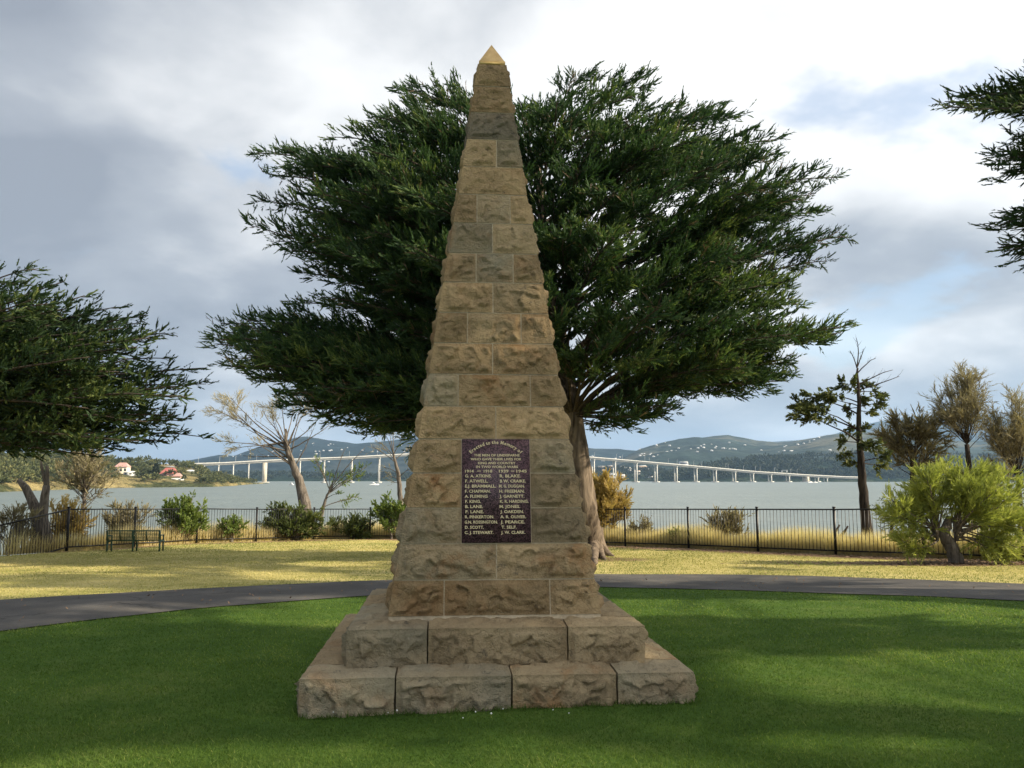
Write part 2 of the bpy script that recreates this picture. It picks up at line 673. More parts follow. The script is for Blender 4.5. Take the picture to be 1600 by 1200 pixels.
# the high mountain behind, mostly in cloud, then the long ridges on both sides of the monument
ridge('mountain', [(-600, 742), (1150, 700), (1330, 672), (1430, 655), (1520, 648), (1600, 652), (1750, 640), (2100, 660), (2600, 720)], 7000, 11500, 9500, 1100, 2600, 14, HILL_B, 14, 0.2, 7)
hL = ridge('hill', [(-700, 735), (100, 738), (230, 728), (283, 721), (300, 717), (342, 709), (365, 712), (400, 701), (440, 693), (475, 685), (512, 686), (550, 689),
                    (590, 690), (635, 687), (700, 690), (760, 694), (830, 698), (900, 702), (960, 703), (1010, 708), (1060, 726), (1120, 745)], 3300, 7000, 5200, -500, 1120, 6, HILL_B, 24, 0.25, 2)
hR = ridge('hill', [(900, 747), (960, 722), (1000, 702), (1040, 692), (1090, 684), (1140, 684), (1180, 692), (1215, 694), (1250, 688), (1310, 675), (1350, 672),
                    (1420, 682), (1500, 690), (1600, 694), (1750, 700), (2000, 715), (2300, 740)], 2700, 6200, 4400, 900, 2300, 6, HILL_C, 24, 0.25, 3)
# the low town shore below the bridge and the dark wooded headland on the right
hT = ridge('far_shore', [(880, 748), (900, 738), (960, 733), (1020, 733), (1080, 737), (1140, 740)], 2350, 3200, 2800, 880, 1140, 5, HILL_D, 10, 0.3, 5)
hD = ridge('headland', [(1020, 746), (1070, 738), (1120, 728), (1180, 721), (1250, 716), (1310, 712), (1380, 713), (1450, 716), (1600, 720), (1800, 726), (2100, 740)], 2080, 3000, 2450,
           1020, 2100, 4, HILL_D, 14, 0.25, 6)
hF = ridge('far_shore', [(-300, 744), (300, 742), (420, 741), (520, 741), (640, 742), (760, 743), (900, 745)], 2500, 3300, 2800, -300, 900, 6, HILL_D, 8, 0.3, 9)

SHORE = [(-900, 300), (-500, 350), (-100, 440), (0, 480), (100, 590), (180, 700), (250, 740), (330, 780), (365, 900), (395, 1180), (425, 1450)]
shore_d = interp_px(SHORE)
PCREST = interp_px([(-900, 690), (-300, 700), (0, 712), (120, 716), (180, 721), (230, 723), (283, 726), (305, 732), (330, 741), (360, 748), (390, 753), (425, 756)])


def pen_z(u, d):
    s0 = float(shore_d(u))
    L = 260.0 if u < 300 else 260.0 * max(0.12, (425 - u) / 125.0)
    t = (d - s0) / L
    hc = at(u, float(PCREST(u)), s0 + L)[2] - WATER_Z
    nz = float(vnoise([[u * 0.05, d * 0.02, 1.0]], 21)[0])
    if t <= 0:
        return WATER_Z - 2.0 + 2.0 * (1 + t * 8 if t > -0.125 else 0)
    if t > 1:
        return WATER_Z + hc * max(0.0, 1 - (t - 1) * 0.5)
    return WATER_Z + 1.2 * min(1, t * 12) + max(hc - 1.2, 0.2) * (t ** 0.8) * (1 + 0.10 * nz * (1 - t))


terrain('peninsula', np.arange(-900, 426, 6.0),
        lambda u: float(shore_d(u)) + np.concatenate([[-40, 0], np.linspace(3, 60, 6), np.linspace(75, 300, 10), [420, 600]]) * (1.0 if u < 300 else max(0.25, (425 - u) / 125.0)), pen_z, HILL_P)
# ------------------------------------------------------------------ the obelisk
def stone_mat(name, base, dark, grey, stain=0.0):
    m, N, b, out = new_mat(name)
    pos = N.n('ShaderNodeTexCoord').outputs['Object']
    oi = N.n('ShaderNodeObjectInfo')
    rnd = oi.outputs['Random']
    p2 = N.vmath('ADD', pos, N.vmath('SCALE', (13.0, 7.0, 5.0), rnd))
    n1 = N.noise(p2, 2.6, 6.0, 0.62, 0.3)
    n2 = N.noise(p2, 22.0, 6.0, 0.7)
    n3 = N.noise(p2, 150.0, 3.0, 0.7)
    f = N.math('ADD', N.math('MULTIPLY', n1, 0.50), N.math('ADD', N.math('MULTIPLY', n2, 0.28), N.math('MULTIPLY', n3, 0.22)))
    n6 = N.noise(p2, 62.0, 5.0, 0.75)
    f = N.math('ADD', N.math('MULTIPLY', f, 0.78), N.math('MULTIPLY', n6, 0.22))
    c = N.ramp(f, [(0.36, dark), (0.50, base), (0.66, tuple(min(1, k * 1.32) for k in base))])
    g = N.ramp(f, [(0.34, tuple(k * 0.6 for k in grey)), (0.62, grey)])
    r2 = N.math('FRACT', N.math('MULTIPLY', rnd, 7.31))
    gm = N.math('MULTIPLY', N.rng(r2, 0.38, 0.85, 0.0, 0.95), N.rng(N.noise(p2, 1.6, 4.0, 0.6), 0.34, 0.62, 0.35, 1.0))
    c = N.mix(gm, c, g)
    # iron-brown bloom on some blocks
    rm = N.math('MULTIPLY', N.rng(N.noise(N.vmath('ADD', p2, (4.0, 9.0, 1.0)), 3.3, 5.0, 0.6, 0.5), 0.52, 0.68, 0, 0.7), N.rng(rnd, 0.25, 0.9, 0.1, 1.0))
    c = N.mix(rm, c, (0.33, 0.165, 0.065))
    # lichen and soot specks
    sp = N.rng(N.noise(N.vmath('ADD', p2, (1.0, 3.0, 8.0)), 9.0, 8.0, 0.78), 0.60 - stain, 0.70 - stain, 0, 0.8)
    c = N.mix(sp, c, (0.075, 0.070, 0.058))
    r3 = N.math('FRACT', N.math('MULTIPLY', rnd, 23.7))
    hs_ = N.n('ShaderNodeHueSaturation')
    N.link(N.rng(r3, 0.0, 1.0, 0.72, 1.20), hs_.inputs['Value'])
    N.link(c, hs_.inputs['Color'])
    c = hs_.outputs[0]
    set_b(N, b, c, 0.93, 0, 0.12)
    crk = N.n('ShaderNodeTexVoronoi', feature='DISTANCE_TO_EDGE')
    N.put(crk.inputs['Vector'], N.vmath('ADD', p2, N.vmath('SCALE', N.noise(p2, 9.0, 4.0, 0.6, out='Color'), 0.16)))
    crk.inputs['Scale'].default_value = 10.0
    ck = N.rng(crk.outputs['Distance'], 0.0, 0.07, 0.0, 1.0)
    hgt_ = N.math('ADD', N.math('MULTIPLY', n2, 1.0), N.math('ADD', N.math('MULTIPLY', n6, 0.75), N.math('MULTIPLY', ck, 0.22)))
    bump(N, b, hgt_, 1.0, 0.026)
    return m


STONE = stone_mat('sandstone', (0.425, 0.300, 0.160), (0.205, 0.140, 0.075), (0.335, 0.298, 0.205))
STONE_WORN = stone_mat('weathered_sandstone', (0.42, 0.30, 0.165), (0.21, 0.150, 0.088), (0.32, 0.27, 0.19), 0.075)
STONE_STEP = stone_mat('step_sandstone', (0.390, 0.298, 0.176), (0.205, 0.154, 0.092), (0.34, 0.305, 0.215), 0.015)
MORTAR = plain('mortar', (0.50, 0.41, 0.28), 0.95, 0, 0.12, 30, 0.1)


def solve_px(v, half, Dc=MON[1]):
    r = (600.0 - v) / FPX
    w = half * Dc / FPX
    for _ in range(60):
        y = Dc - w
        k = y * (SP + r * CP) / (CP - r * SP)
        w = half / FPX * (y * CP + k * SP)
    return w, CAM_H + k


YAW = math.radians(4.6)
OB_V = [962, 905.5, 849, 793.5, 739, 686, 635, 585, 536.5, 489, 441.5, 396, 349, 304, 260.5, 218, 176, 135, 100]
w0, z0 = solve_px(962, 167.0)
w1, z1 = solve_px(100, 22.5)


HALF = [(962, 167.0), (849, 147.0), (739, 127.5), (686, 118.0), (585, 101.0), (489, 86.0), (396, 70.0), (349, 62.0), (304, 53.5), (218, 40.0), (135, 27.5), (100, 22.5)]
_hs = [solve_px(v_, h_) for v_, h_ in HALF]
_hz, _hw = np.array([q_[1] for q_ in _hs]), np.array([q_[0] for q_ in _hs])


def hw(z):
    if z <= _hz[0]:
        return float(_hw[0] + (_hz[0] - z) * 0.145)
    return float(np.interp(z, _hz, _hw))


def z_of(v):
    lo, hi = -0.5, 8.0
    for _ in range(60):
        z = (lo + hi) / 2
        y = MON[1] - hw(z)
        yc, zc = y * CP + (z - CAM_H) * SP, -y * SP + (z - CAM_H) * CP
        if 600 - FPX * zc / yc > v:
            lo = z
        else:
            hi = z
    return z


OB_Z = [z_of(v) for v in OB_V]


def px_x(px, z):
    """local x on the front face of a photo column at height z"""
    y = MON[1] - hw(z)
    return (px - 767.0) / FPX * (y * CP + (z - CAM_H) * SP)


monument = empty('obelisk_monument', (MON[0], MON[1], 0.0), 'tall tapering rock-faced sandstone obelisk on two steps with gilt tip and names tablet', 'monument', rz=YAW)


def rock_face(S, T, w, h, rng, amp, margin, up=True, corner=(0.0, 0.0)):
    # a broad drafted margin only along the corners of the shaft, a narrow one at the joints
    e = np.minimum(np.minimum(S - corner[0], w - S - corner[1]), np.minimum(T, h - T))
    mg = margin * (1 + 0.35 * vnoise(np.stack([S * 9, T * 9, np.full_like(S, rng.random() * 50)], 1), 3))
    ramp = np.clip((e - mg) / 0.020, 0, 1)
    ramp = ramp * ramp * (3 - 2 * ramp)
    off = rng.random() * 80
    wx = 0.06 * fbm(np.stack([S * 7 + off, T * 7, np.full_like(S, 2.0)], 1), 3, 8)
    wy = 0.06 * fbm(np.stack([S * 7 + off, T * 7, np.full_like(S, 9.0)], 1), 3, 9)
    n = int(6 + w * h * 60)
    cs, ct = rng.random(n) * w, rng.random(n) * h
    ga, gb = rng.normal(0, 0.42, n), rng.normal(0.16 if up else 0, 0.46, n)
    base = rng.uniform(0.15, 1.1, n) * amp
    best = np.full(len(S), 1e9)
    val = np.zeros(len(S))
    for k in range(n):
        dx, dy = S + wx - cs[k], (T + wy - ct[k]) * 1.35
        d = dx * dx + dy * dy
        pick = d < best
        val = np.where(pick, base[k] + ga[k] * dx + gb[k] * dy / 1.35, val)
        best = np.minimum(best, d)
    dome = np.clip(e / (0.30 * min(w, h)), 0, 1)
    val = val * 0.75 + amp * 0.45 * dome * ((0.55 + 0.75 * T / h) if up else 1.0)
    val = val + amp * 0.40 * fbm(np.stack([S * 15 + off, T * 19, np.full_like(S, 5.0)], 1), 4, 12, 0.66)
    rd = 1 - np.abs(fbm(np.stack([S * 6 + off, T * 9 + S * 2, np.full_like(S, 3.0)], 1), 3, 14))
    val = val + amp * 0.32 * (np.clip(rd, 0, 1) ** 3 - 0.3)
    val = np.clip(val, amp * 0.22, amp * 1.6)
    return val * ramp + 0.0015 * vnoise(np.stack([S * 60 + off, T * 60, np.full_like(S, 1.0)], 1), 6) * np.clip(e / 0.01, 0, 1)


FACES = {'front': (0, 1, 5, 4), 'right': (1, 2, 6, 5), 'back': (2, 3, 7, 6), 'left': (3, 0, 4, 7), 'top': (4, 5, 6, 7), 'bottom': (3, 2, 1, 0)}


def stone(name, C, rough, mat, seed, amp=None, res=None, margin=0.022, parent=None, wear=0.004, cmargin=0.0):
    """a block from its eight corners; the faces named in rough are quarry-faced inside a drafted margin"""
    rng = np.random.default_rng(seed)
    C = np.asarray(C, float)
    V, Q, n = [], [], 0
    nxt = {'front': ('left', 'right'), 'right': ('front', 'back'), 'back': ('right', 'left'), 'left': ('back', 'front')}
    for fn, ids in FACES.items():
        c = C[list(ids)]
        w = 0.5 * (np.linalg.norm(c[1] - c[0]) + np.linalg.norm(c[2] - c[3]))
        h = 0.5 * (np.linalg.norm(c[3] - c[0]) + np.linalg.norm(c[2] - c[1]))
        if fn in rough:
            r = (res or {}).get(fn, 0.045)
        else:
            r = 10.0
        a, b_ = max(1, int(round(w / r))), max(1, int(round(h / r)))
        s, t = np.meshgrid(np.linspace(0, 1, a + 1), np.linspace(0, 1, b_ + 1))
        s, t = s.ravel(), t.ravel()
        P = ((1 - s) * (1 - t))[:, None] * c[0] + (s * (1 - t))[:, None] * c[1] + (s * t)[:, None] * c[2] + ((1 - s) * t)[:, None] * c[3]
        nv = nrm(np.cross(c[1] - c[0], c[3] - c[0]))
        if fn in rough:
            am = (amp or {}).get(fn, 0.05)
            P = P + nv[None, :] * rock_face(s * w, t * h, w, h, rng, am, margin, fn != 'top', tuple(cmargin if (fn in nxt and k_ in rough) else 0.0 for k_ in nxt.get(fn, ('', ''))))[:, None]
        V.append(P)
        idx = np.arange(len(P)).reshape(b_ + 1, a + 1) + n
        Q.append(np.stack([idx[:-1, :-1], idx[:-1, 1:], idx[1:, 1:], idx[1:, :-1]], -1).reshape(-1, 4))
        n += len(P)
    V = np.concatenate(V)
    V = V + wear * np.stack([vnoise(V * 11 + seed, 31), vnoise(V * 11 + seed, 32), vnoise(V * 11 + seed, 33)], 1)
    return obj(name, mesh(name, V, np.concatenate(Q)), mat, parent)


def course_cells(xs_b, xs_t, ys, zb, zt, wb, wt_, gap=0.0045):
    """cells of one course: xs are the joints on the front (absolute), ys on the sides (fractions)"""
    out = []
    nx_, ny_ = len(xs_b) - 1, len(ys) - 1
    for i in range(nx_):
        for j in range(ny_):
            rough = set()
            if j == 0:
                rough.add('front')
            if j == ny_ - 1:
                rough.add('back')
            if i == 0:
                rough.add('left')
            if i == nx_ - 1:
                rough.add('right')
            if not rough:
                continue
            C = []
            for z, xs_, w in ((zb + gap, xs_b, wb), (zt - gap, xs_t, wt_)):
                xa = xs_[i] + (gap if i else 0)
                xb = xs_[i + 1] - (gap if i < nx_ - 1 else 0)
                ya = -w + 2 * w * ys[j] + (gap if j else 0)
                yb = -w + 2 * w * ys[j + 1] - (gap if j < ny_ - 1 else 0)
                C += [(xa, ya, z), (xb, ya, z), (xb, yb, z), (xa, yb, z)]
            out.append((i, j, C, rough))
    return out


# joints of the front face read from the bottom course up
JOINTS = [[687, 853], [769], 'P', 'P', 'P', [769.5], [711, 824], [765], [726, 810], [766], [740, 798], [766], [742, 794], [], [773], [], [], []]
PLW = (822 - 716) / FPX * (MON[1] - hw((OB_Z[2] + OB_Z[5]) / 2)) / 2 * 1.0
PLX = px_x(769, (OB_Z[2] + OB_Z[5]) / 2)
core = MB()
zlev = [OB_Z[0] - 0.25] + OB_Z[:-1] + [OB_Z[-1] - 0.01]
for (za, zb_) in zip(zlev[:-1], zlev[1:]):
    a_, b_ = hw(za) - 0.005, hw(zb_) - 0.005
    core.add([(-a_, -a_, za), (a_, -a_, za), (a_, a_, za), (-a_, a_, za), (-b_, -b_, zb_), (b_, -b_, zb_), (b_, b_, zb_), (-b_, b_, zb_)],
             [[0, 1, 5, 4], [1, 2, 6, 5], [2, 3, 7, 6], [3, 0, 4, 7]])
core.build('mortar_core', MORTAR, monument)
sd_ = 100
for ci, J in enumerate(JOINTS):
    zb, zt = OB_Z[ci], OB_Z[ci + 1]
    wb, wt_ = hw(zb), hw(zt)
    zm = (zb + zt) / 2
    if J == 'P':
        mids = [PLX - PLW - 0.004, PLX + PLW + 0.004]
        ys = [0, 0.5, 1]
    else:
        mids = [px_x(p, zm) for p in J]
        ys = [0, 0.5, 1] if len(mids) == 2 else ([0, 0.31, 0.69, 1] if len(mids) == 1 and ci != 14 else [0, 1])
    xb = [-wb] + mids + [wb]
    xt = [-wt_] + mids + [wt_]
    for (i, j, C, rough) in course_cells(xb, xt, ys, zb, zt, wb, wt_):
        if J == 'P' and i == 1 and j == 0:
            continue                                   # the tablet stands here
        sd_ += 1
        small = min(1.0, 0.30 + 0.70 * wb / 0.62)
        sidea = 0.034 * small
        fa = 0.025 * small
        if ci in (13, 12) and i in (0, 1):
            fa *= 0.55
        mt = STONE_WORN if ci == 15 else STONE
        o = stone('stone_block', C, rough, mt, sd_, {'front': fa, 'left': sidea, 'right': sidea, 'back': 0.05},
                  {'front': 0.0115, 'left': 0.026, 'right': 0.026, 'back': 0.09}, 0.017, monument, 0.0012, 0.020 if wb > 0.3 else 0.012)
        if mt is STONE_WORN:
            o['label'] = 'dark weathered block with worn carving near the top'

# gilt tip on a thin slab
GILT, N, b, out = new_mat('gilded_brass')
pos = N.n('ShaderNodeTexCoord').outputs['Object']
g1 = N.noise(pos, 14.0, 5.0, 0.6)
set_b(N, b, N.ramp(g1, [(0.3, (0.50, 0.31, 0.095)), (0.7, (0.72, 0.50, 0.19))]), N.rng(g1, 0.3, 0.7, 0.42, 0.30), 0.75)
tw = solve_px(96, 20.5)[0]
zt0 = OB_Z[-1]
_, ztip = solve_px(70, 0.01)
cap = MB()
cap.box((0, 0, zt0 + 0.017), (2 * tw, 2 * tw, 0.036))
zc = zt0 + 0.035
cap.add([(-tw + .004, -tw + .004, zc), (tw - .004, -tw + .004, zc), (tw - .004, tw - .004, zc), (-tw + .004, tw - .004, zc), (0, 0, ztip)],
        [[0, 1, 4], [1, 2, 4], [2, 3, 4], [3, 0, 4]])
o = cap.build('gilt_tip', GILT, monument)
o['label'] = 'small gold pyramid tip'

# ---- steps
s1, zs1 = solve_px(1056, 309.0)
s2, zs2 = solve_px(981, 233.0)
print('steps', s1, zs1, s2, zs2, 'ob', w0, z0, w1, z1, 'tip', ztip)


def ring(half, inner, zb, zt, fj, sj, amp_f, amp_t, seed, gap=0.006):
    k = 0
    depth = half - inner
    X = [-half] + fj + [half]

    def blk(xa, xb, ya, yb, rough):
        nonlocal k
        k += 1
        C = [(xa, ya, zb), (xb, ya, zb), (xb, yb, zb), (xa, yb, zb), (xa, ya, zt), (xb, ya, zt), (xb, yb, zt), (xa, yb, zt)]
        C = np.array(C, float)
        C[4:, 2] += np.where(np.maximum(np.abs(C[4:, 0]), np.abs(C[4:, 1])) < half - 0.05, 0.020, 0.0)
        stone('step_block', C, rough | {'top'}, STONE_STEP, seed + k, {'front': amp_f, 'left': amp_f * 1.1, 'right': amp_f * 1.1, 'back': amp_f, 'top': amp_t},
              {'front': 0.0110, 'left': 0.02, 'right': 0.02, 'back': 0.07, 'top': 0.02}, 0.026, monument, 0.003, 0.012)

    for i in range(len(X) - 1):
        r = {'front'} | ({'left'} if i == 0 else set()) | ({'right'} if i == len(X) - 2 else set())
        blk(X[i] + (gap if i else 0), X[i + 1] - (gap if i < len(X) - 2 else 0), -half, -inner, r)
        r2 = {'back'} | ({'left'} if i == 0 else set()) | ({'right'} if i == len(X) - 2 else set())
        blk(X[i] + (gap if i else 0), X[i + 1] - (gap if i < len(X) - 2 else 0), inner, half, r2)
    Y = [-inner] + sj + [inner]
    for i in range(len(Y) - 1):
        for sgn in (-1, 1):
            xa, xb = (-half, -inner) if sgn < 0 else (inner, half)
            blk(xa, xb, Y[i] + gap, Y[i + 1] - gap, {'left' if sgn < 0 else 'right'})


def stepx(px, v, half):
    y = MON[1] - half
    return (px - 775.0) / 309.0 * s1 if v > 1000 else (px - 774.0) / 233.0 * s2


ring(s1, s2 - 0.12, -0.18, zs1, [stepx(612, 1060, s1), stepx(793, 1060, s1), stepx(960, 1060, s1)], [-0.35, 0.4], 0.027, 0.013, 500)
ring(s2, w0 - 0.12, zs1 - 0.03, zs2, [stepx(665, 990, s2), stepx(884, 990, s2)], [0.05], 0.025, 0.013, 560)

# ---- the names tablet, three courses high
GRAN, N, b, out = new_mat('purple_granite')
pos = N.n('ShaderNodeTexCoord').outputs['Object']
vo = N.n('ShaderNodeTexVoronoi')
vo.inputs['Scale'].default_value = 150.0
N.link(pos, vo.inputs['Vector'])
sepc = N.n('ShaderNodeSeparateColor')
N.link(vo.outputs['Color'], sepc.inputs[0])
set_b(N, b, N.ramp(sepc.outputs[0], [(0.0, (0.020, 0.011, 0.014)), (0.4, (0.082, 0.042, 0.052)), (0.75, (0.130, 0.074, 0.084)), (1.0, (0.26, 0.18, 0.185))], 'CONSTANT'), 0.42, 0, 0.35)
LETTER = plain('gilt_letter', (0.60, 0.50, 0.29), 0.6, 0.0, 0.10, 40)
za, zb_ = OB_Z[2] + 0.004, OB_Z[5] - 0.004
lean = (hw(za) - hw(zb_)) / (zb_ - za)
fn_ = nrm(np.array([0, -1.0, lean]))              # outward normal of the front face
upv = nrm(np.array([0, lean, 1.0]))
th = 0.05
org = np.array([PLX, -hw(za), za])
hgt = (zb_ - za) / upv[2]
P = []
for dpt in (-th, 0.014):
    for (x, t) in ((-PLW, 0), (PLW, 0), (PLW, hgt), (-PLW, hgt)):
        P.append(org + np.array([x, 0, 0]) + upv * t + fn_ * dpt)
pm = MB()
pm.add(P, [[4, 5, 6, 7], [3, 2, 1, 0], [0, 1, 5, 4], [1, 2, 6, 5], [2, 3, 7, 6], [3, 0, 4, 7]])
tablet = pm.build('names_tablet', GRAN, monument)
tablet['label'] = 'polished speckled purple granite tablet with gilt names'


def text_mesh(txt, size, bold):
    cu = bpy.data.curves.new('lettering', 'FONT')
    cu.body = txt
    cu.size = size
    cu.align_x = 'LEFT'
    cu.offset = bold * size
    cu.resolution_u = 2
    o = bpy.data.objects.new('lettering', cu)
    COL.objects.link(o)
    dg = bpy.context.evaluated_depsgraph_get()
    dg.update()
    me = o.evaluated_get(dg).to_mesh()
    V = np.zeros(len(me.vertices) * 3)
    me.vertices.foreach_get('co', V)
    V = V.reshape(-1, 3)
    F = [list(p.vertices) for p in me.polygons]
    o.evaluated_get(dg).to_mesh_clear()
    bpy.data.objects.remove(o)
    bpy.data.curves.remove(cu)
    return V, F


TX0, TX1, TY0, TY1 = 716.0, 822.0, 848.5, 686.5    # tablet corners in photo pixels, for reading off the lettering


def tab_pt(x, y):
    return org + np.array([x, 0, 0]) + upv * y + fn_ * 0.0165


def place_text(name, txt, x0, x1, ybase, height, bold=0.028):
    """one line, stretched between x0 and x1 on the tablet (metres)"""
    V, F = text_mesh(txt, 1.0, bold)
    V = V.copy()
    a_, b_ = V[:, 0].min(), V[:, 0].max()
    top = max(V[:, 1].max(), 0.5)
    X = x0 + (V[:, 0] - a_) / (b_ - a_) * (x1 - x0)
    Y = ybase + V[:, 1] / top * height
    W_ = np.array([tab_pt(x, y) for x, y in zip(X, Y)])
    me = bpy.data.meshes.new(name)
    me.from_pydata([tuple(v) for v in W_], [], F)
    return obj(name, me, LETTER, tablet)


def tp(px, py):
    return ((px - 769.0) / 53.0 * PLW, (848.5 - py) / 162.0 * hgt)


# lines as read in the zoomed picture (1011 px for 160 px), converted to photo pixels
zs_ = 160.0 / 1011.0


def line(txt, xa, xb, yb, h=24):
    x0_, y_ = tp(690 + xa * zs_, 670 + yb * zs_)
    x1_, _ = tp(690 + xb * zs_, 670 + yb * zs_)
    hh = h * zs_ / 162.0 * hgt
    return place_text('inscription_line', txt, x0_, x1_, y_, hh)


line('THE MEN OF LINDISFARNE', 282, 735, 279)
line('WHO GAVE THEIR LIVES FOR', 250, 752, 319)
line('KING AND COUNTRY', 322, 692, 358)
line('IN TWO WORLD WARS', 305, 716, 396)
for t_, a_, b_, y_, h_ in (('1914', 195, 280, 441, 28), ('\u2013', 313, 350, 441, 28), ('1918', 378, 462, 441, 28), ('1939', 528, 622, 441, 28), ('\u2013', 645, 680, 441, 28), ('1945', 700, 803, 441, 28)):
    line(t_, a_, b_, y_, h_)
LEFTN = [('G. A. ATKINS.', 195, 455), ('F. ATWELL.', 197, 422), ('E.J. BRAMMALL.', 195, 500), ('F. CHAPMAN.', 195, 445), ('A. FLEMING', 192, 415), ('F. KING.', 197, 350),
         ('B. LANE.', 197, 370), ('F. LANE.', 200, 378), ('R. PINKERTON.', 195, 478), ('G.N. ROSSINGTON.', 192, 512), ('D. SCOTT.', 195, 378), ('C. J. STEWART.', 192, 472)]
RIGHTN = [('R. BLAKE.', 535, 742), ('B W. CRAIKE.', 537, 792), ('M. G. DUGGAN.', 527, 780), ('H. FREEMAN.', 530, 778), ('J. GARNETT.', 532, 775), ('K. R. HARDING.', 535, 815),
          ('M. JONES.', 530, 732), ('J. OAKDEN.', 537, 768), ('A. R. OLIVER.', 537, 790), ('J. PEARCE.', 540, 775), ('T. SELF.', 547, 695), ('J. W. CLARK.', 543, 780)]
for k in range(12):
    yb = 490 + k * 50.3
    line(*LEFTN[k], yb, 29)
    line(*RIGHTN[k], yb, 29)
# the arched first line, letter by letter on a circle
arc = 'Erected to the Memory of'
Rr = 360.0                                             # radius in the zoomed picture
cxp, cyp = 498.0, 140.0 + Rr + 12
a0, a1 = math.radians(-44.5), math.radians(45.0)
wd = []
for ch in arc:
    wd.append(0.30 if ch == ' ' else {'E': .62, 'r': .42, 't': .40, 'M': .85, 'm': .85}.get(ch, .56))
tot = sum(wd)
AV, AF, off = [], [], 0
acc = 0.0
for ch, wch in zip(arc, wd):
    an = a0 + (a1 - a0) * (acc + wch / 2) / tot
    acc += wch
    if ch == ' ':
        continue
    V, F = text_mesh(ch, 1.0, 0.030)
    V = V.copy()
    V[:, 0] -= (V[:, 0].min() + V[:, 0].max()) / 2
    sc = 34.0 / 0.7
    for vx, vy, _ in V:
        rr = Rr + vy * sc
        lx = vx * sc * 0.92
        X = cxp + rr * math.sin(an) + lx * math.cos(an)
        Y = cyp - rr * math.cos(an) + lx * math.sin(an)
        X = cxp + (X - cxp) * 0.98
        AV.append(tuple(tab_pt(*tp(690 + X * zs_, 670 + Y * zs_))))
    AF += [[i + off for i in f] for f in F]
    off += len(V)
me = bpy.data.meshes.new('inscription_line')
me.from_pydata(AV, [], AF)
obj('inscription_line', me, LETTER, tablet)
# ------------------------------------------------------------------ trees and shrubs
CYP = leaf_mat('cypress_foliage', (0.012, 0.032, 0.016), (0.052, 0.100, 0.033), 0.38, (0.230, 0.275, 0.070))
CYP_D = leaf_mat('dark_cypress_foliage', (0.013, 0.031, 0.015), (0.042, 0.076, 0.026), 0.32, (0.160, 0.185, 0.046))
CYP_BARK = bark_mat('cypress_bark', (0.040, 0.030, 0.023), (0.21, 0.165, 0.122), 7.0)
TWIG = bark_mat('twig_bark', (0.030, 0.024, 0.019), (0.095, 0.078, 0.062), 20.0, 1.0)
GREY_BARK = bark_mat('grey_bark', (0.045, 0.038, 0.032), (0.21, 0.18, 0.15), 12.0)
DARK_BARK = bark_mat('dark_bark', (0.016, 0.013, 0.012), (0.065, 0.052, 0.043), 12.0)
PALE_BARK = bark_mat('pale_bark', (0.20, 0.17, 0.14), (0.50, 0.44, 0.37), 12.0)
LIME = leaf_mat('lime_leaf', (0.16, 0.20, 0.045), (0.35, 0.385, 0.090), 0.45, (0.54, 0.53, 0.17))
OLIVE = leaf_mat('olive_leaf', (0.045, 0.065, 0.022), (0.12, 0.15, 0.045), 0.35, (0.21, 0.23, 0.07))
GREENL = leaf_mat('green_leaf', (0.06, 0.10, 0.025), (0.16, 0.22, 0.05), 0.4, (0.26, 0.30, 0.08))
GOLDL = leaf_mat('golden_needle', (0.22, 0.165, 0.060), (0.48, 0.35, 0.125), 0.4, (0.66, 0.48, 0.18))
TAWNY = leaf_mat('tawny_needle', (0.15, 0.13, 0.080), (0.31, 0.27, 0.165), 0.35, (0.43, 0.37, 0.21))
BROWNO = leaf_mat('brown_olive_needle', (0.075, 0.068, 0.038), (0.185, 0.160, 0.085), 0.3, (0.28, 0.24, 0.11))
GUM = leaf_mat('gum_leaf', (0.028, 0.042, 0.018), (0.105, 0.125, 0.040), 0.35, (0.26, 0.26, 0.08))
DEADL = leaf_mat('dead_foliage', (0.060, 0.045, 0.030), (0.15, 0.11, 0.065), 0.2, (0.24, 0.17, 0.09))


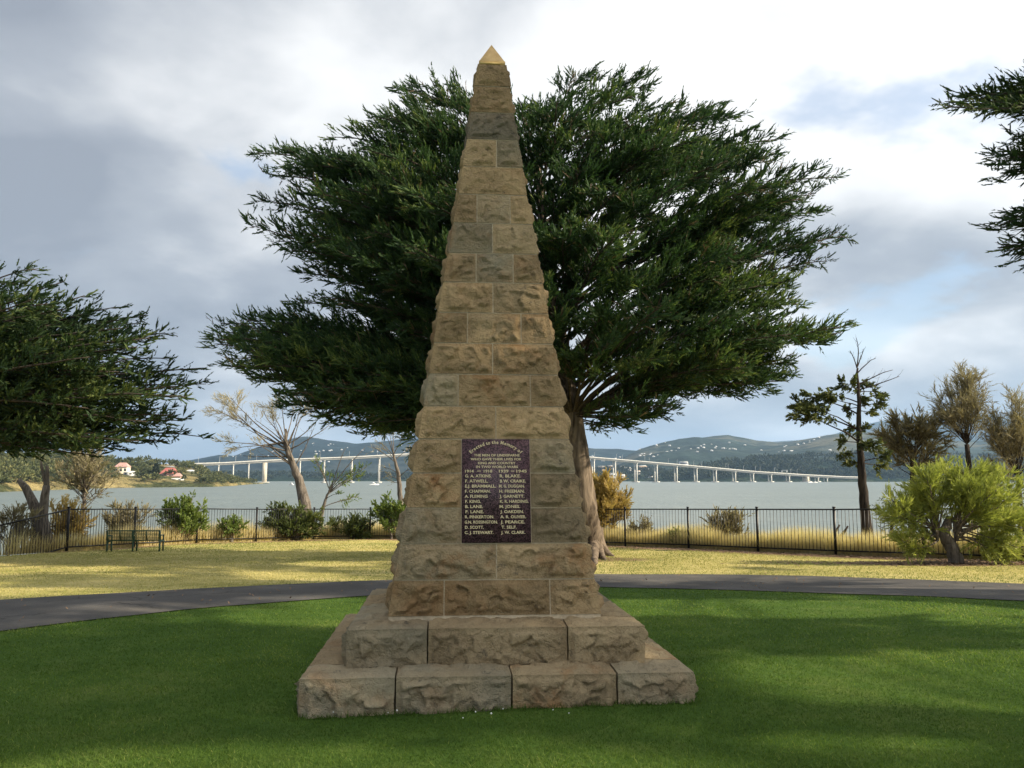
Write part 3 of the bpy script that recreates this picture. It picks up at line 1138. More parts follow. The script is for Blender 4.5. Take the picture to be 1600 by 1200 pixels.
def leaflets(P, D, L, n, wid, rng, spread=0.75, llen=0.5, tint=None, body=0.0):
    """M shoots with n narrow leaflets each; returns vertices, quads, tints"""
    M = len(P)
    D = nrm(D)
    t = (np.arange(n)[None, :] + rng.random((M, n))) / n
    rv = rng.normal(0, 1, (M, n, 3))
    perp = rv - (rv * D[:, None, :]).sum(-1, keepdims=True) * D[:, None, :]
    perp = nrm(perp)
    sp = spread * (1.05 - 0.55 * t)[..., None]
    d = nrm(D[:, None, :] + perp * sp)
    base = P[:, None, :] + D[:, None, :] * (t * L[:, None])[..., None]
    ll = L[:, None] * llen * (1.1 - 0.45 * t) * rng.uniform(0.75, 1.25, (M, n))
    sv = nrm(np.cross(d, rng.normal(0, 1, (M, n, 3))))
    w = wid * rng.uniform(0.7, 1.3, (M, n, 1))
    tip = base + d * ll[..., None]
    Q = np.stack([base + sv * w * 0.5, base - sv * w * 0.5, tip], 2).reshape(-1, 3)
    tt = np.clip((tint if tint is not None else rng.random(M))[:, None] + rng.normal(0, 0.08, (M, n)), 0, 1)
    T = np.stack([tt * 0.8, tt * 0.8, np.clip(tt + 0.12, 0, 1)], 2).reshape(-1)
    F3 = np.arange(len(Q)).reshape(-1, 3)
    F4 = np.zeros((0, 4), int)
    if body:
        # the shoot itself: a scaly tapering frond that the leaflets fringe
        s1_ = nrm(np.cross(D, rng.normal(0, 1, (M, 3))))
        m1 = P + D * (L * 0.42)[:, None]
        e1 = P + D * (L * 1.12)[:, None]
        wb_ = (body * L * rng.uniform(0.7, 1.2, M))[:, None]
        B = np.stack([P - D * (L * 0.12)[:, None], m1 + s1_ * wb_, e1, m1 - s1_ * wb_], 1).reshape(-1, 3)
        F4 = np.arange(len(B)).reshape(-1, 4) + len(Q)
        Q = np.concatenate([Q, B])
        tb_ = tt.mean(1)
        T = np.concatenate([T, np.stack([tb_ * 0.6, tb_ * 0.8, np.clip(tb_ + 0.15, 0, 1), tb_ * 0.8], 1).reshape(-1)])
    return Q, [F3, F4], T


def bez(a, c, b, n):
    t = np.linspace(0, 1, n)[:, None]
    return (1 - t) ** 2 * a + 2 * t * (1 - t) * c + t * t * b


def along(path, s):
    k = s * (len(path) - 1)
    i = min(int(k), len(path) - 2)
    f = k - i
    return path[i] * (1 - f) + path[i + 1] * f, nrm(path[i + 1] - path[i])


UP = np.array([0, 0, 1.0])


def plant(name, label, cat, base, trunk, trad, tips, rng, leaf, bark, group=None, s0=0.4, sub_sp=0.24, sub_len=1.2, sub_shape=True, tuft_sp=0.07, tuft_L=(0.2, 0.36),
          n_leaf=8, leaf_w=0.028, spread=0.75, llen=0.45, up=0.5, flat=0.85, arch=0.08, start=None, limb_r=(0.02, 0.010), wig=0.04, bare=0.0, dens=1.0, tint_bias=0.0,
          twig_bark=None, trunk_k=10, crown_name='crown', sub_ang=0.75, bare_tips=(), body=0.0, root=None, cull=None, flatten=None, dead=0.0):
    """trunk: list of points; tips: list of points each reached by a limb from the trunk. Foliage grows on side shoots of the limbs."""
    again = root is not None
    root = root or empty(name, base, label, cat, group)
    base = np.asarray(base, float)
    trunk = np.asarray(trunk, float)
    tb = MB()
    n = len(trunk)
    # a finer, slightly crooked trunk
    tt = np.linspace(0, 1, max(12, n * 4))
    tr = np.array([along(trunk, s)[0] for s in tt])
    tr = tr + (rng.normal(0, 1, tr.shape) * wig * 0.3 * np.array([1, 1, 0])) * (tt > 0.02)[:, None]
    rr = np.interp(tt, np.linspace(0, 1, len(trad)), trad)
    jit = 1 + 0.16 * fbm(np.stack([np.repeat(np.cos(np.arange(trunk_k) * 2 * PI / trunk_k)[None, :], len(tr), 0).ravel() * 2.2,
                                   np.repeat(np.sin(np.arange(trunk_k) * 2 * PI / trunk_k)[None, :], len(tr), 0).ravel() * 2.2,
                                   np.repeat(tt[:, None] * 4, trunk_k, 1).ravel()], 1), 3, int(rng.integers(99))).reshape(len(tr), trunk_k)
    tb.tube(tr, rr, trunk_k, jitter=jit)
    lb = MB()
    P_, D_, L_, T_ = [], [], [], []
    ztop, zbot = trunk[-1][2], trunk[0][2]
    for tip in list(tips) + [('bare', q) for q in bare_tips]:
        isbare = isinstance(tip, tuple) and isinstance(tip[0], str)
        tip = np.asarray(tip[1] if isbare else tip, float)
        if start is not None:
            st = start(tip)
        else:
            hd = np.hypot(*(tip - trunk[-1])[:2])
            zs = np.clip(tip[2] - 0.55 * hd - 0.3, zbot + 0.45 * (ztop - zbot), ztop)
            st = along(trunk, np.clip((zs - zbot) / max(ztop - zbot, 1e-6), 0, 1))[0]
        dv = tip - st
        Ln = np.linalg.norm(dv)
        if Ln < 0.15:
            continue
        c = st + dv * np.array([0.5, 0.5, 0.5 if flatten is None else flatten]) + UP * arch * Ln + rng.normal(0, wig, 3) * Ln
        nseg = int(np.clip(Ln * 2.2, 5, 16))
        path = bez(st, c, tip, nseg)
        path[1:-1] += rng.normal(0, wig * 0.15, (nseg - 2, 3)) * min(Ln, 3)
        r0 = limb_r[0] * (0.35 + 0.16 * Ln) * 1.6
        lb.tube(path, np.linspace(r0, limb_r[1], nseg), 5)
        if isbare:
            for _ in range(5):
                s = rng.uniform(0.35, 0.95)
                p, tg = along(path, s)
                d = nrm(tg + rng.normal(0, 0.45, 3))
                lb.tube(np.array([p, p + d * Ln * 0.12, p + d * Ln * 0.22 + UP * 0.04 * Ln]), [limb_r[1] * 0.8, limb_r[1] * 0.5, limb_r[1] * 0.3], 3)
            continue
        side0 = np.cross(nrm(dv), UP)
        if np.linalg.norm(side0) < 0.2:
            side0 = np.array([1.0, 0, 0])
        side0 = nrm(side0)
        roll = rng.normal(0, 0.35)
        ns = max(3, int(Ln * (1 - s0) / sub_sp))
        lim_t = rng.random() * 0.45 + 0.2 + tint_bias
        for k in range(ns):
            s = s0 + (1 - s0) * (k + rng.random() * 0.8) / ns
            s = min(s, 0.995)
            p, tg = along(path, s)
            sg = 1 if k % 2 else -1
            iso = nrm(rng.normal(0, 1, 3))
            sv = nrm(side0 * sg * flat + np.cross(tg, side0) * (roll * sg + rng.normal(0, 0.25)) + iso * (1 - flat))
            sd = nrm(tg * sub_ang + sv * rng.uniform(0.5, 1.0) + UP * rng.uniform(-0.05, 0.25) * up)
            sh = (1.0 if not sub_shape else (1 - ((s - 0.60) / 0.5) ** 2 if sub_shape is True else min(1.0, (1.02 - s) / (1 - s0) * sub_shape)))
            sl_ = sub_len * max(0.22, sh) * rng.uniform(0.6, 1.25) * min(1.0, 0.35 + Ln * 0.12)
            if rng.random() < bare:
                lb.tube(np.array([p, p + sd * sl_ * 0.5 + rng.normal(0, 0.05, 3) * sl_, p + sd * sl_]), [limb_r[1] * 0.8, limb_r[1] * 0.5, limb_r[1] * 0.3], 3, cap=False)
                continue
            q1 = p + sd * sl_ * 0.5 + rng.normal(0, 0.04, 3) * sl_
            q2 = p + sd * sl_ + UP * 0.10 * up * sl_
            if cull is not None and bool(cull(((p + q2) / 2)[None, :])[0]):
                continue
            lb.tube(np.array([p, q1, q2]), [limb_r[1] * 0.9, limb_r[1] * 0.6, limb_r[1] * 0.3], 3, cap=False)
            nt = max(2, int(sl_ / tuft_sp * dens))
            f = rng.random(nt) ** 0.8
            pts = np.where((f < 0.5)[:, None], p + (q1 - p) * (f * 2)[:, None], q1 + (q2 - q1) * (f * 2 - 1)[:, None])
            pts = pts + rng.normal(0, 0.05, (nt, 3)) * np.array([1, 1, 0.8])
            dd = nrm(sd[None, :] * 0.9 + UP[None, :] * up * rng.uniform(0.2, 1.3, (nt, 1)) + rng.normal(0, 0.33, (nt, 3)))
            P_.append(pts)
            D_.append(dd)
            L_.append(rng.uniform(*tuft_L, nt))
            T_.append(np.clip(lim_t + rng.normal(0, 0.13, nt) + 0.18 * (s - 0.6) + 0.22 * (f - 0.5), 0, 1))
    if not again:
        tb.build('trunk', bark, root, True, origin=base)
    if lb.n:
        lb.build('branches', twig_bark or bark, root, True, origin=base)
    nq = 0
    if P_:
        P, D, L, T = np.concatenate(P_), np.concatenate(D_), np.concatenate(L_), np.concatenate(T_)
        if cull is not None:
            kp = ~(cull(P) | cull(P + D * L[:, None]))
            P, D, L, T = P[kp], D[kp], L[kp], T[kp]
        if dead:
            dk = rng.random(len(P)) < dead * np.clip(1.5 + 1.5 * fbm(P * 0.8, 2, 71), 0, 4)
            Q, F, tt_ = leaflets(P[dk], D[dk], L[dk], n_leaf, leaf_w * 0.7, rng, spread, llen, None, body * 0.6)
            obj('dead_foliage', mesh('dead_foliage', Q - base, F, tt_), DEADL, root)
            P, D, L, T = P[~dk], D[~dk], L[~dk], T[~dk]
        Q, F, tt_ = leaflets(P, D, L, n_leaf, leaf_w, rng, spread, llen, T, body)
        obj(crown_name, mesh(crown_name, Q - base, F, tt_), leaf, root)
        nq = (len(F[0]) + 2 * len(F[1])) / 2
    TRI['leaf'] = TRI.get('leaf', 0) + 2 * nq
    print(name, 'leaf tris', 2 * nq)
    return root


TRI = {}
rng = np.random.default_rng(7)

# ---- the big cypress behind the monument
CY = 22.8
tb0 = gpt(925, 868)
CYT = [tb0 - np.array([0.1, 0, 0.25]), at(915, 800, CY), at(905, 715, CY), at(893, 640, CY), at(872, 520, CY), at(850, 380, CY), at(840, 250, CY)]
SIL_L = [(315, 518), (322, 535), (335, 572), (375, 228), (371, 345), (380, 305), (402, 262), (447, 245), (507, 200), (532, 166), (562, 150), (596, 102), (640, 122), (690, 120), (735, 128),
         (450, 420), (445, 470), (385, 595), (425, 640), (482, 660), (548, 690), (600, 650), (520, 632), (410, 370), (480, 330), (365, 500), (420, 540), (590, 610)]
SIL_R = [(770, 150), (812, 150), (862, 128), (912, 78), (948, 112), (1032, 94), (1000, 108), (1082, 134), (1182, 150), (1132, 155), (1246, 188), (1226, 222), (1320, 266), (1270, 300), (1302, 322),
         (1342, 362), (1312, 402), (1250, 445), (1346, 508), (1322, 532), (1268, 472), (1252, 600), (1205, 585), (1130, 608), (1045, 668), (992, 640), (962, 688), (935, 660), (1160, 520), (1090, 560)]
tips = []
fork = at(890, 560, CY)
def to_px(p):
    yc, zc_ = p[1] * CP + (p[2] - CAM_H) * SP, -p[1] * SP + (p[2] - CAM_H) * CP
    return 800 + FPX * p[0] / yc, 600 - FPX * zc_ / yc


FKP = (880.0, 520.0)
_sil = sorted((math.atan2(520 - v, u - 880.0), math.hypot(u - 880, v - 520)) for (u, v) in SIL_L + SIL_R if math.hypot(u - 880, v - 520) > 120)
_sa = np.array([a for a, r in _sil])
_sr = np.array([r for a, r in _sil])


def sil_r(ang):
    w = np.exp(-((((_sa - ang + PI) % (2 * PI)) - PI) / 0.16) ** 2)
    return float((w * _sr).sum() / max(w.sum(), 1e-6))


for (u, v) in SIL_L + SIL_R:
    k_ = 1 - (44.0 if v < 240 and u > 520 else 22.0) / max(60.0, math.hypot(u - 880, v - 520))
    tips.append(at(880 + (u - 880) * k_, 520 + (v - 520) * k_, CY + rng.uniform(-1.6, 1.6)))
    if k_ > 0.93:
        j_ = k_ * rng.uniform(0.82, 0.95)
        tips.append(at(880 + (u - 880) * j_ + rng.uniform(-22, 22), 520 + (v - 520) * j_ + rng.uniform(-16, 22), CY + rng.uniform(-2.5, 1.6)))
for (u, v) in [(1180, 600), (1100, 622), (1060, 645), (1000, 665), (970, 672), (1150, 590), (1210, 560), (1230, 590), (1080, 600), (1020, 620), (360, 585), (400, 612), (440, 632), (462, 652), (500, 650), (540, 668), (575, 672),
               (610, 640), (560, 640), (470, 600), (420, 575), (350, 545), (520, 600), (330, 530), (400, 560)]:
    for rep in range(2):
        tips.append(at(u + rng.uniform(-15, 15), v - 14 + rng.uniform(-14, 10), CY + rng.uniform(-2.4, 2.0)))
for (u, v) in [(815, 175), (840, 165), (870, 160), (900, 185), (930, 205), (820, 230), (850, 235), (885, 250), (920, 270), (830, 290), (865, 310), (900, 330), (835, 350), (880, 375), (960, 300), (940, 360), (920, 420), (870, 440)]:
    tips.append(at(u, v, CY - rng.uniform(1.2, 4.2)))
k = 0
while k < 150:
    # pads spread evenly through the rest of the crown, most of them on the near side
    u, v = rng.uniform(330, 1330), rng.uniform(165, 650)
    rr_, ra_ = math.hypot(u - 880, v - 520), math.atan2(520 - v, u - 880)
    q_ = rr_ / sil_r(ra_)
    if q_ > 0.9:
        continue
    dpt = 5.6 * math.sqrt(1 - q_ * q_) * rng.uniform(0.25, 1.0) * (-1 if rng.random() < 0.72 else 1)
    t_ = at(u, v, CY + dpt)
    if t_[2] < 3.6:
        continue
    tips.append(t_)
    k += 1


def cy_start(tip):
    hd = np.hypot(tip[0] - fork[0], tip[1] - fork[1])
    z = np.clip(tip[2] - 0.42 * hd - 0.4, 3.3, 10.5)
    zz = np.array([p[2] for p in CYT])
    s = np.interp(z, zz, np.linspace(0, 1, len(CYT)))
    return along(np.array(CYT), s)[0]


main = plant('cypress_tree', 'large spreading dark green cypress standing directly behind the obelisk', 'tree', tb0, CYT, [0.52, 0.36, 0.30, 0.28, 0.22, 0.15, 0.06], tips, rng, CYP, CYP_BARK,
             s0=0.40, sub_sp=0.175, sub_len=1.45, sub_shape=1.5, sub_ang=0.95, tuft_sp=0.040, tuft_L=(0.16, 0.36), n_leaf=5, leaf_w=0.036, llen=0.44, spread=0.70, body=0.085, up=0.42, flat=0.88, arch=0.02, flatten=0.86, dead=0.025, start=cy_start, limb_r=(0.024, 0.012), wig=0.03,
             bare=0.06, twig_bark=TWIG, trunk_k=14)
rb = MB()
for (du, dv, ln) in ((35, 2, 0.9), (22, 8, 0.7), (-30, 10, 0.9), (-45, 2, 0.8), (5, 14, 0.6)):
    e = gpt(925 + du, 868 + dv)
    e = np.array([e[0], e[1], float(ground_z(e[0], e[1])) - 0.05])
    s = np.array([tb0[0], tb0[1], tb0[2] + 0.75])
    d = (s * 0.72 + e * 0.28)
    rb.tube(bez(s + (e - s) * 0.15 * np.array([1, 1, 0]), d - np.array([0, 0, 0.38]), e, 7), np.linspace(0.27, 0.06, 7), 7)
rb.build('root_flare', CYP_BARK, main, True, origin=tb0)

# ---- cypress on the left edge, its limbs reaching in over the lawn
LY = 21.0
lb0 = np.array([-17.6, LY, float(ground_z(-17.6, LY))])
LT = [lb0 - np.array([0, 0, 0.2]), lb0 + np.array([0.2, 0, 2.2]), lb0 + np.array([0.5, 0, 4.2]), lb0 + np.array([0.7, 0.2, 6.5]), lb0 + np.array([0.8, 0.2, 8.6])]
tips = []
for (u, v) in [(318, 575), (322, 600), (300, 655), (312, 682), (258, 520), (228, 492), (132, 462), (100, 440), (58, 398), (25, 392), (180, 480), (242, 640), (205, 705), (262, 690), (150, 712), (95, 705),
               (60, 420), (130, 530), (200, 560), (80, 600), (160, 620), (20, 560), (60, 690), (20, 660), (245, 590), (110, 660), (290, 620), (190, 660), (270, 560), (150, 580), (215, 530)]:
    tips.append(at(u, v, LY + rng.uniform(-2.5, 2.5)))
for k in range(64):
    u = rng.uniform(-120, 300)
    v0_ = np.interp(u, [-120, 0, 130, 230, 320], [380, 402, 470, 505, 585])
    v1_ = np.interp(u, [-120, 0, 200, 310], [705, 702, 700, 672])
    tips.append(at(u, rng.uniform(v0_, v1_), LY + rng.uniform(-3.0, 3.0)))
for k in range(12):
    an = rng.uniform(0, 2 * PI)
    R_ = rng.uniform(3.5, 8.0)
    tips.append(lb0 + np.array([math.cos(an) * R_, math.sin(an) * R_ * 0.75, rng.uniform(3.6, 9.4) - 0.25 * max(0, R_ - 5)]))
tips = [t for t in tips if to_px(t)[1] > 384 + max(0.0, to_px(t)[0]) * 0.33]
plant('cypress_tree', 'dark cypress reaching long flat limbs in from the left edge', 'tree', lb0, LT, [0.6, 0.42, 0.36, 0.25, 0.08], tips, rng, CYP_D, CYP_BARK, s0=0.36, sub_sp=0.24, sub_len=1.2, sub_shape=1.7, sub_ang=1.2, spread=0.65,
      tuft_sp=0.055, n_leaf=5, leaf_w=0.044, llen=0.44, body=0.095, tuft_L=(0.18, 0.34), up=0.34, flat=0.94, arch=0.02, flatten=0.8, limb_r=(0.026, 0.012), wig=0.03, bare=0.12, twig_bark=TWIG, dens=0.95)

# ---- cypresses out of the frame on the right: only outer twigs of the first show, their shade covers the lawn
def gaps(P):
    """openings in these crowns: where a shoot would shade one of the sunlit patches of the lawn it is missing"""
    k = P[:, 2] / SUN_DIR[2]
    gx_, gy_ = P[:, 0] - SUN_DIR[0] * k, P[:, 1] - SUN_DIR[1] * k
    wv = 0.24 * fbm(p3(gx_ * 0.9, gy_ * 1.4), 3, 61) - 0.45
    out_ = np.hypot((gx_ - 4.2) / 1.9, (gy_ - 6.85) / 0.78) + wv < 1.0                     # the bright patch on the right
    out_ |= np.hypot((gx_ - 2.6) / 2.8, (gy_ - 11.5) / 0.60) + 1.8 * wv < 0.9              # streaks before the path
    out_ |= np.hypot((gx_ + 2.1) / 0.9, (gy_ - 10.6) / 0.6) + wv < 1.0                       # left of the steps
    out_ |= np.hypot((gx_ + 0.9) / 1.6, (gy_ - 4.55) / 0.35) + 1.6 * wv < 0.8               # foreground
    band = fbm(p3(gx_ * 0.30, gy_ * 0.8), 2, 62)
    out_ |= (gy_ > path_near(gx_) + 1.0) & (gx_ > 0.5) & (band > -0.45)                      # path and turf on the right are open
    out_ |= (gy_ > path_near(gx_)) & (gx_ <= 0.5) & (band > 0.30)
    out_ |= (gx_ < -1.4) & (gy_ < 6.0) & (fbm(p3(gx_ * 0.35 + 9, gy_ * 0.9), 2, 64) > 0.18)   # dapples on the left lawn
    return out_


def edge_cypress(label, x, y, height, R0, seen, n, seed, zlow=4.2):
    rg_ = np.random.default_rng(seed)
    b0_ = np.array([x, y, float(ground_z(x, y))])
    T_ = [b0_ - np.array([0, 0, 0.2])] + [b0_ + np.array([-0.4 * math.sin(k), 0.1 * k, height * (0.22 * (k + 1))]) for k in range(4)]
    tips = []
    while len(tips) < n:
        an = rg_.uniform(0, 2 * PI)
        R_ = R0 * math.sqrt(rg_.uniform(0.05, 1.0))
        z_ = rg_.uniform(zlow, height * (1 - 0.28 * (R_ / R0) ** 2))
        t_ = b0_ + np.array([math.cos(an) * R_, math.sin(an) * R_, z_])
        yc = t_[1] * CP + (t_[2] - CAM_H) * SP
        if t_[1] < 1.0 or 800 + FPX * (t_[0] - 1.3) / yc > 1640:
            tips.append(t_)
    if not seen:
        # the dense side of this tree that keeps the obelisk in the shade
        tips += [np.array([rg_.uniform(13.0, 20.5), rg_.uniform(2.4, 5.2), rg_.uniform(8.8, 15.5)]) for _ in range(26)]
    kw_ = dict(twig_bark=TWIG, up=0.22, flat=0.9, arch=0.06, wig=0.03, bare=0.05, cull=gaps)
    r_ = plant('cypress_tree', label, 'tree', b0_, T_, [0.6, 0.42, 0.34, 0.22, 0.08], tips, rg_, CYP_D, CYP_BARK, s0=0.30, sub_sp=0.30, sub_len=1.5, sub_shape=1.7, sub_ang=1.1, spread=0.75, tuft_sp=0.13, n_leaf=5, leaf_w=0.11,
               llen=0.55, body=0.17, tuft_L=(0.35, 0.6), limb_r=(0.010, 0.006), **kw_)
    if seen:
        tips = [at(u + rg_.uniform(-8, 8), v + rg_.uniform(-7, 7), Y_ + rg_.uniform(-0.6, 0.6)) for (u, v, Y_) in seen for rep in range(2)]
        plant('cypress_tree', label, 'tree', b0_, T_, [0.6, 0.42, 0.34, 0.22, 0.08], tips, rg_, CYP_D, CYP_BARK, s0=0.55, sub_sp=0.15, sub_len=1.0, sub_shape=1.7, sub_ang=1.1, spread=0.62, tuft_sp=0.05, n_leaf=6, leaf_w=0.026,
              llen=0.42, body=0.085, tuft_L=(0.13, 0.26), limb_r=(0.016, 0.007), root=r_, **{**kw_, 'cull': None})


edge_cypress('dark cypress whose twig ends poke in at the upper right corner', 16.4, 12.0, 17.0, 7.2,
             [(1484, 162, 12.2), (1496, 158, 12.0), (1520, 148, 12.4), (1545, 150, 12.3), (1560, 160, 12.1), (1580, 240, 12.3), (1575, 255, 12.2), (1580, 360, 12.2), (1590, 345, 12.2), (1585, 395, 12.1), (1570, 132, 12.4), (1556, 240, 12.2), (1585, 215, 12.4), (1565, 275, 12.1), (1560, 350, 12.2), (1580, 328, 12.3), (1562, 388, 12.0), (1600, 412, 12.2),
              (1640, 330, 12), (1650, 240, 12), (1630, 160, 12), (1600, 145, 12.6), (1610, 225, 12.4)], 92, 5)
edge_cypress('tall cypress outside the right of the picture whose shade lies on the lawn', 17.0, 3.0, 17.5, 6.4, [], 110, 6, 5.5)


def ell_tips(c, r, n, rng, low=-0.55):
    out = []
    while len(out) < n:
        d = nrm(rng.normal(0, 1, 3))
        if d[2] < low:
            continue
        out.append(np.asarray(c) + d * np.asarray(r) * rng.uniform(0.5, 1.12))
    return out


def shrub(name, label, cat, u, vb, Y, du, v0, v1, leaf, bark, n=26, zbase=None, **kw):
    """round shrub or tree: crown between photo rows v0 (top) and v1, half-width du, standing at distance Y"""
    c0, c1 = at(u, v0, Y), at(u, v1, Y)
    c = (c0 + c1) / 2
    rz = (c0[2] - c1[2]) / 2
    rx = du / FPX * Y
    xb = kw.pop('lean', 0.0)
    g = float(ground_z(c[0] - xb, Y))
    base = np.array([c[0] - xb, Y, g if zbase is None else zbase])
    top = np.array([c[0], Y, c[2] - rz * kw.pop('core', 0.35)])
    rad = kw.pop('trad', [0.09, 0.06, 0.03])
    opts = dict(s0=0.35, sub_sp=0.12, sub_len=rx * 0.55, tuft_sp=0.05, tuft_L=(0.12, 0.26), n_leaf=6, leaf_w=0.03, up=0.4, flat=0.2, arch=0.02, limb_r=(0.016, 0.007), wig=0.05, trunk_k=7)
    ry = kw.pop('ry', rx)
    opts.update(kw)
    opts['leaf_w'] *= 1.7
    opts.setdefault('body', 0.07)
    opts['tuft_sp'] *= 0.6
    low = opts.pop('low', -0.55)
    return plant(name, label, cat, base, [base - np.array([0, 0, 0.15]), (base * 0.5 + top * 0.5) + rng.normal(0, 0.05, 3) * rz, top], rad, ell_tips(c, (rx, ry, rz), n, rng, low), rng, leaf, bark, **opts)


# ---- bright feathery bush on the right, inside the fence
bb = gpt(1497, 882)
bc = at(1497, 775, bb[1])
tips = [at(u, v + (26 if v < 800 else 6), bb[1] + rng.uniform(-0.9, 0.9)) for (u, v) in
        [(1388, 752), (1378, 780), (1400, 800), (1410, 760), (1445, 715), (1440, 740), (1470, 708), (1500, 725), (1540, 700), (1545, 715), (1580, 715), (1610, 740), (1622, 780), (1620, 810), (1590, 850), (1570, 862),
         (1540, 835), (1600, 820), (1400, 830), (1420, 850), (1450, 800), (1480, 760), (1520, 760), (1560, 760), (1500, 800), (1550, 800), (1460, 840), (1430, 790), (1590, 770), (1515, 735), (1530, 780), (1425, 735)]]
tips += [at(u, v, bb[1] - rng.uniform(0.1, 0.8)) for (u, v) in [(1405, 850), (1428, 858), (1556, 864), (1580, 866), (1600, 856), (1570, 850)]]
tips += ell_tips(bc + np.array([0.05, 0, 0.0]), (1.2, 1.15, 0.8), 18, rng)
bx = MB()
plant('feathery_bush', 'bright yellow-green feathery bush with crooked trunk in front of the fence', 'bush', bb, [bb - np.array([0.0, 0, 0.1]), bb + np.array([-0.10, 0, 0.35]), bb + np.array([-0.30, 0, 0.75]), bb + np.array([-0.1, 0.05, 1.15])],
      [0.20, 0.17, 0.13, 0.07], tips, rng, LIME, GREY_BARK, s0=0.42, sub_sp=0.085, sub_len=0.55, tuft_sp=0.022, tuft_L=(0.18, 0.34), n_leaf=8, leaf_w=0.026, llen=0.6, spread=0.55, up=0.30, flat=0.25, arch=0.04,
      limb_r=(0.028, 0.007), wig=0.07, bare=0.06, start=lambda t: bb + np.array([-0.25 + 0.2 * np.sign(t[0] - bb[0]), 0, rng.uniform(0.55, 1.0)]))

# ---- slender gum with a bare top
GY_ = 26.8
gb = at(1362, 864, GY_)
gb[2] = float(ground_z(gb[0], gb[1]))
gt = [gb - np.array([0, 0, .1]), at(1352, 800, GY_), at(1347, 740, GY_), at(1343, 680, GY_), at(1341, 610, GY_), at(1339, 575, GY_)]
plant('gum_tree', 'slender dark-trunked gum with sparse leaf clumps and bare twigs above the fence', 'tree', gb, gt, [0.19, 0.15, 0.12, 0.09, 0.05, 0.03],
      [at(u, v, GY_ + rng.uniform(-.5, .5)) for (u, v) in [(1243, 632), (1250, 645), (1262, 618), (1275, 640), (1290, 612), (1305, 625), (1318, 600), (1330, 605), (1350, 598), (1368, 612), (1372, 630), (1345, 622), (1325, 640), (1360, 645),
                                                             (1318, 690), (1325, 708), (1335, 725), (1372, 700), (1385, 715), (1352, 672), (1345, 700), (1362, 690), (1330, 668), (1375, 728)]],
      rng, GUM, DARK_BARK, s0=0.62, sub_sp=0.10, sub_len=0.5, sub_shape=False, tuft_sp=0.045, tuft_L=(0.14, 0.26), n_leaf=7, leaf_w=0.075, dens=1.8, llen=0.6, spread=1.0, up=0.1, flat=0.2, arch=0.05, limb_r=(0.028, 0.009), wig=0.05,
      bare_tips=[at(1338, 528, GY_), at(1350, 545, GY_), at(1328, 548, GY_), at(1395, 578, GY_), at(1368, 560, GY_), at(1405, 588, GY_)])

# ---- she-oaks on the bank at the right
YB = 31.0
shrub('she_oak', 'round brown-grey she-oak between the slender gum and the feathery bush', 'tree', 1425, 800, YB, 52, 632, 742, BROWNO, DARK_BARK, 46, tuft_L=(0.25, 0.45), leaf_w=0.013, n_leaf=6, sub_len=0.6, dens=0.75, tuft_sp=0.055,
      trad=[0.2, 0.16, 0.08], up=0.15, bare=0.12, lean=0.45, core=0.5)
shrub('she_oak', 'upright wispy she-oak rising behind the feathery bush, tallest of its neighbours', 'tree', 1508, 800, YB - 1, 44, 578, 715, TAWNY, DARK_BARK, 40, tuft_L=(0.28, 0.55), leaf_w=0.013, n_leaf=6, sub_len=0.55, dens=0.75, tuft_sp=0.06,
      trad=[0.2, 0.14, 0.08], up=0.35, bare=0.30, core=0.7, low=-0.45, sub_ang=0.8, spread=0.9, body=0.03)
shrub('she_oak', 'tawny wispy she-oak at the right edge behind the feathery bush', 'tree', 1586, 800, YB - 2, 40, 618, 770, TAWNY, DARK_BARK, 40, tuft_L=(0.28, 0.5), leaf_w=0.013, n_leaf=6, sub_len=0.5, dens=0.75, tuft_sp=0.055,
      trad=[0.16, 0.12, 0.06], up=0.3, core=0.7, sub_ang=0.8, spread=0.9, bare=0.2, body=0.03)
sb = at(1394, 866, 25.2)
sb[2] = float(ground_z(sb[0], sb[1]))
plant('sapling', 'thin dark sapling at the fence between gum and feathery bush', 'sapling', sb, [sb - np.array([0, 0, .1]), at(1393, 830, 25.2), at(1396, 800, 25.2), at(1400, 785, 25.2)], [0.06, 0.05, 0.035, 0.02],
      [at(u, v, 25.2 + rng.uniform(-.4, .4)) for (u, v) in [(1362, 788), (1372, 800), (1380, 818), (1374, 826), (1412, 790), (1420, 806), (1400, 772), (1385, 780)]], rng, GUM, DARK_BARK, s0=0.4, sub_sp=0.09, sub_len=0.35, tuft_sp=0.05,
      tuft_L=(0.10, 0.2), n_leaf=5, leaf_w=0.035, up=0.1, flat=0.2, limb_r=(0.02, 0.006))

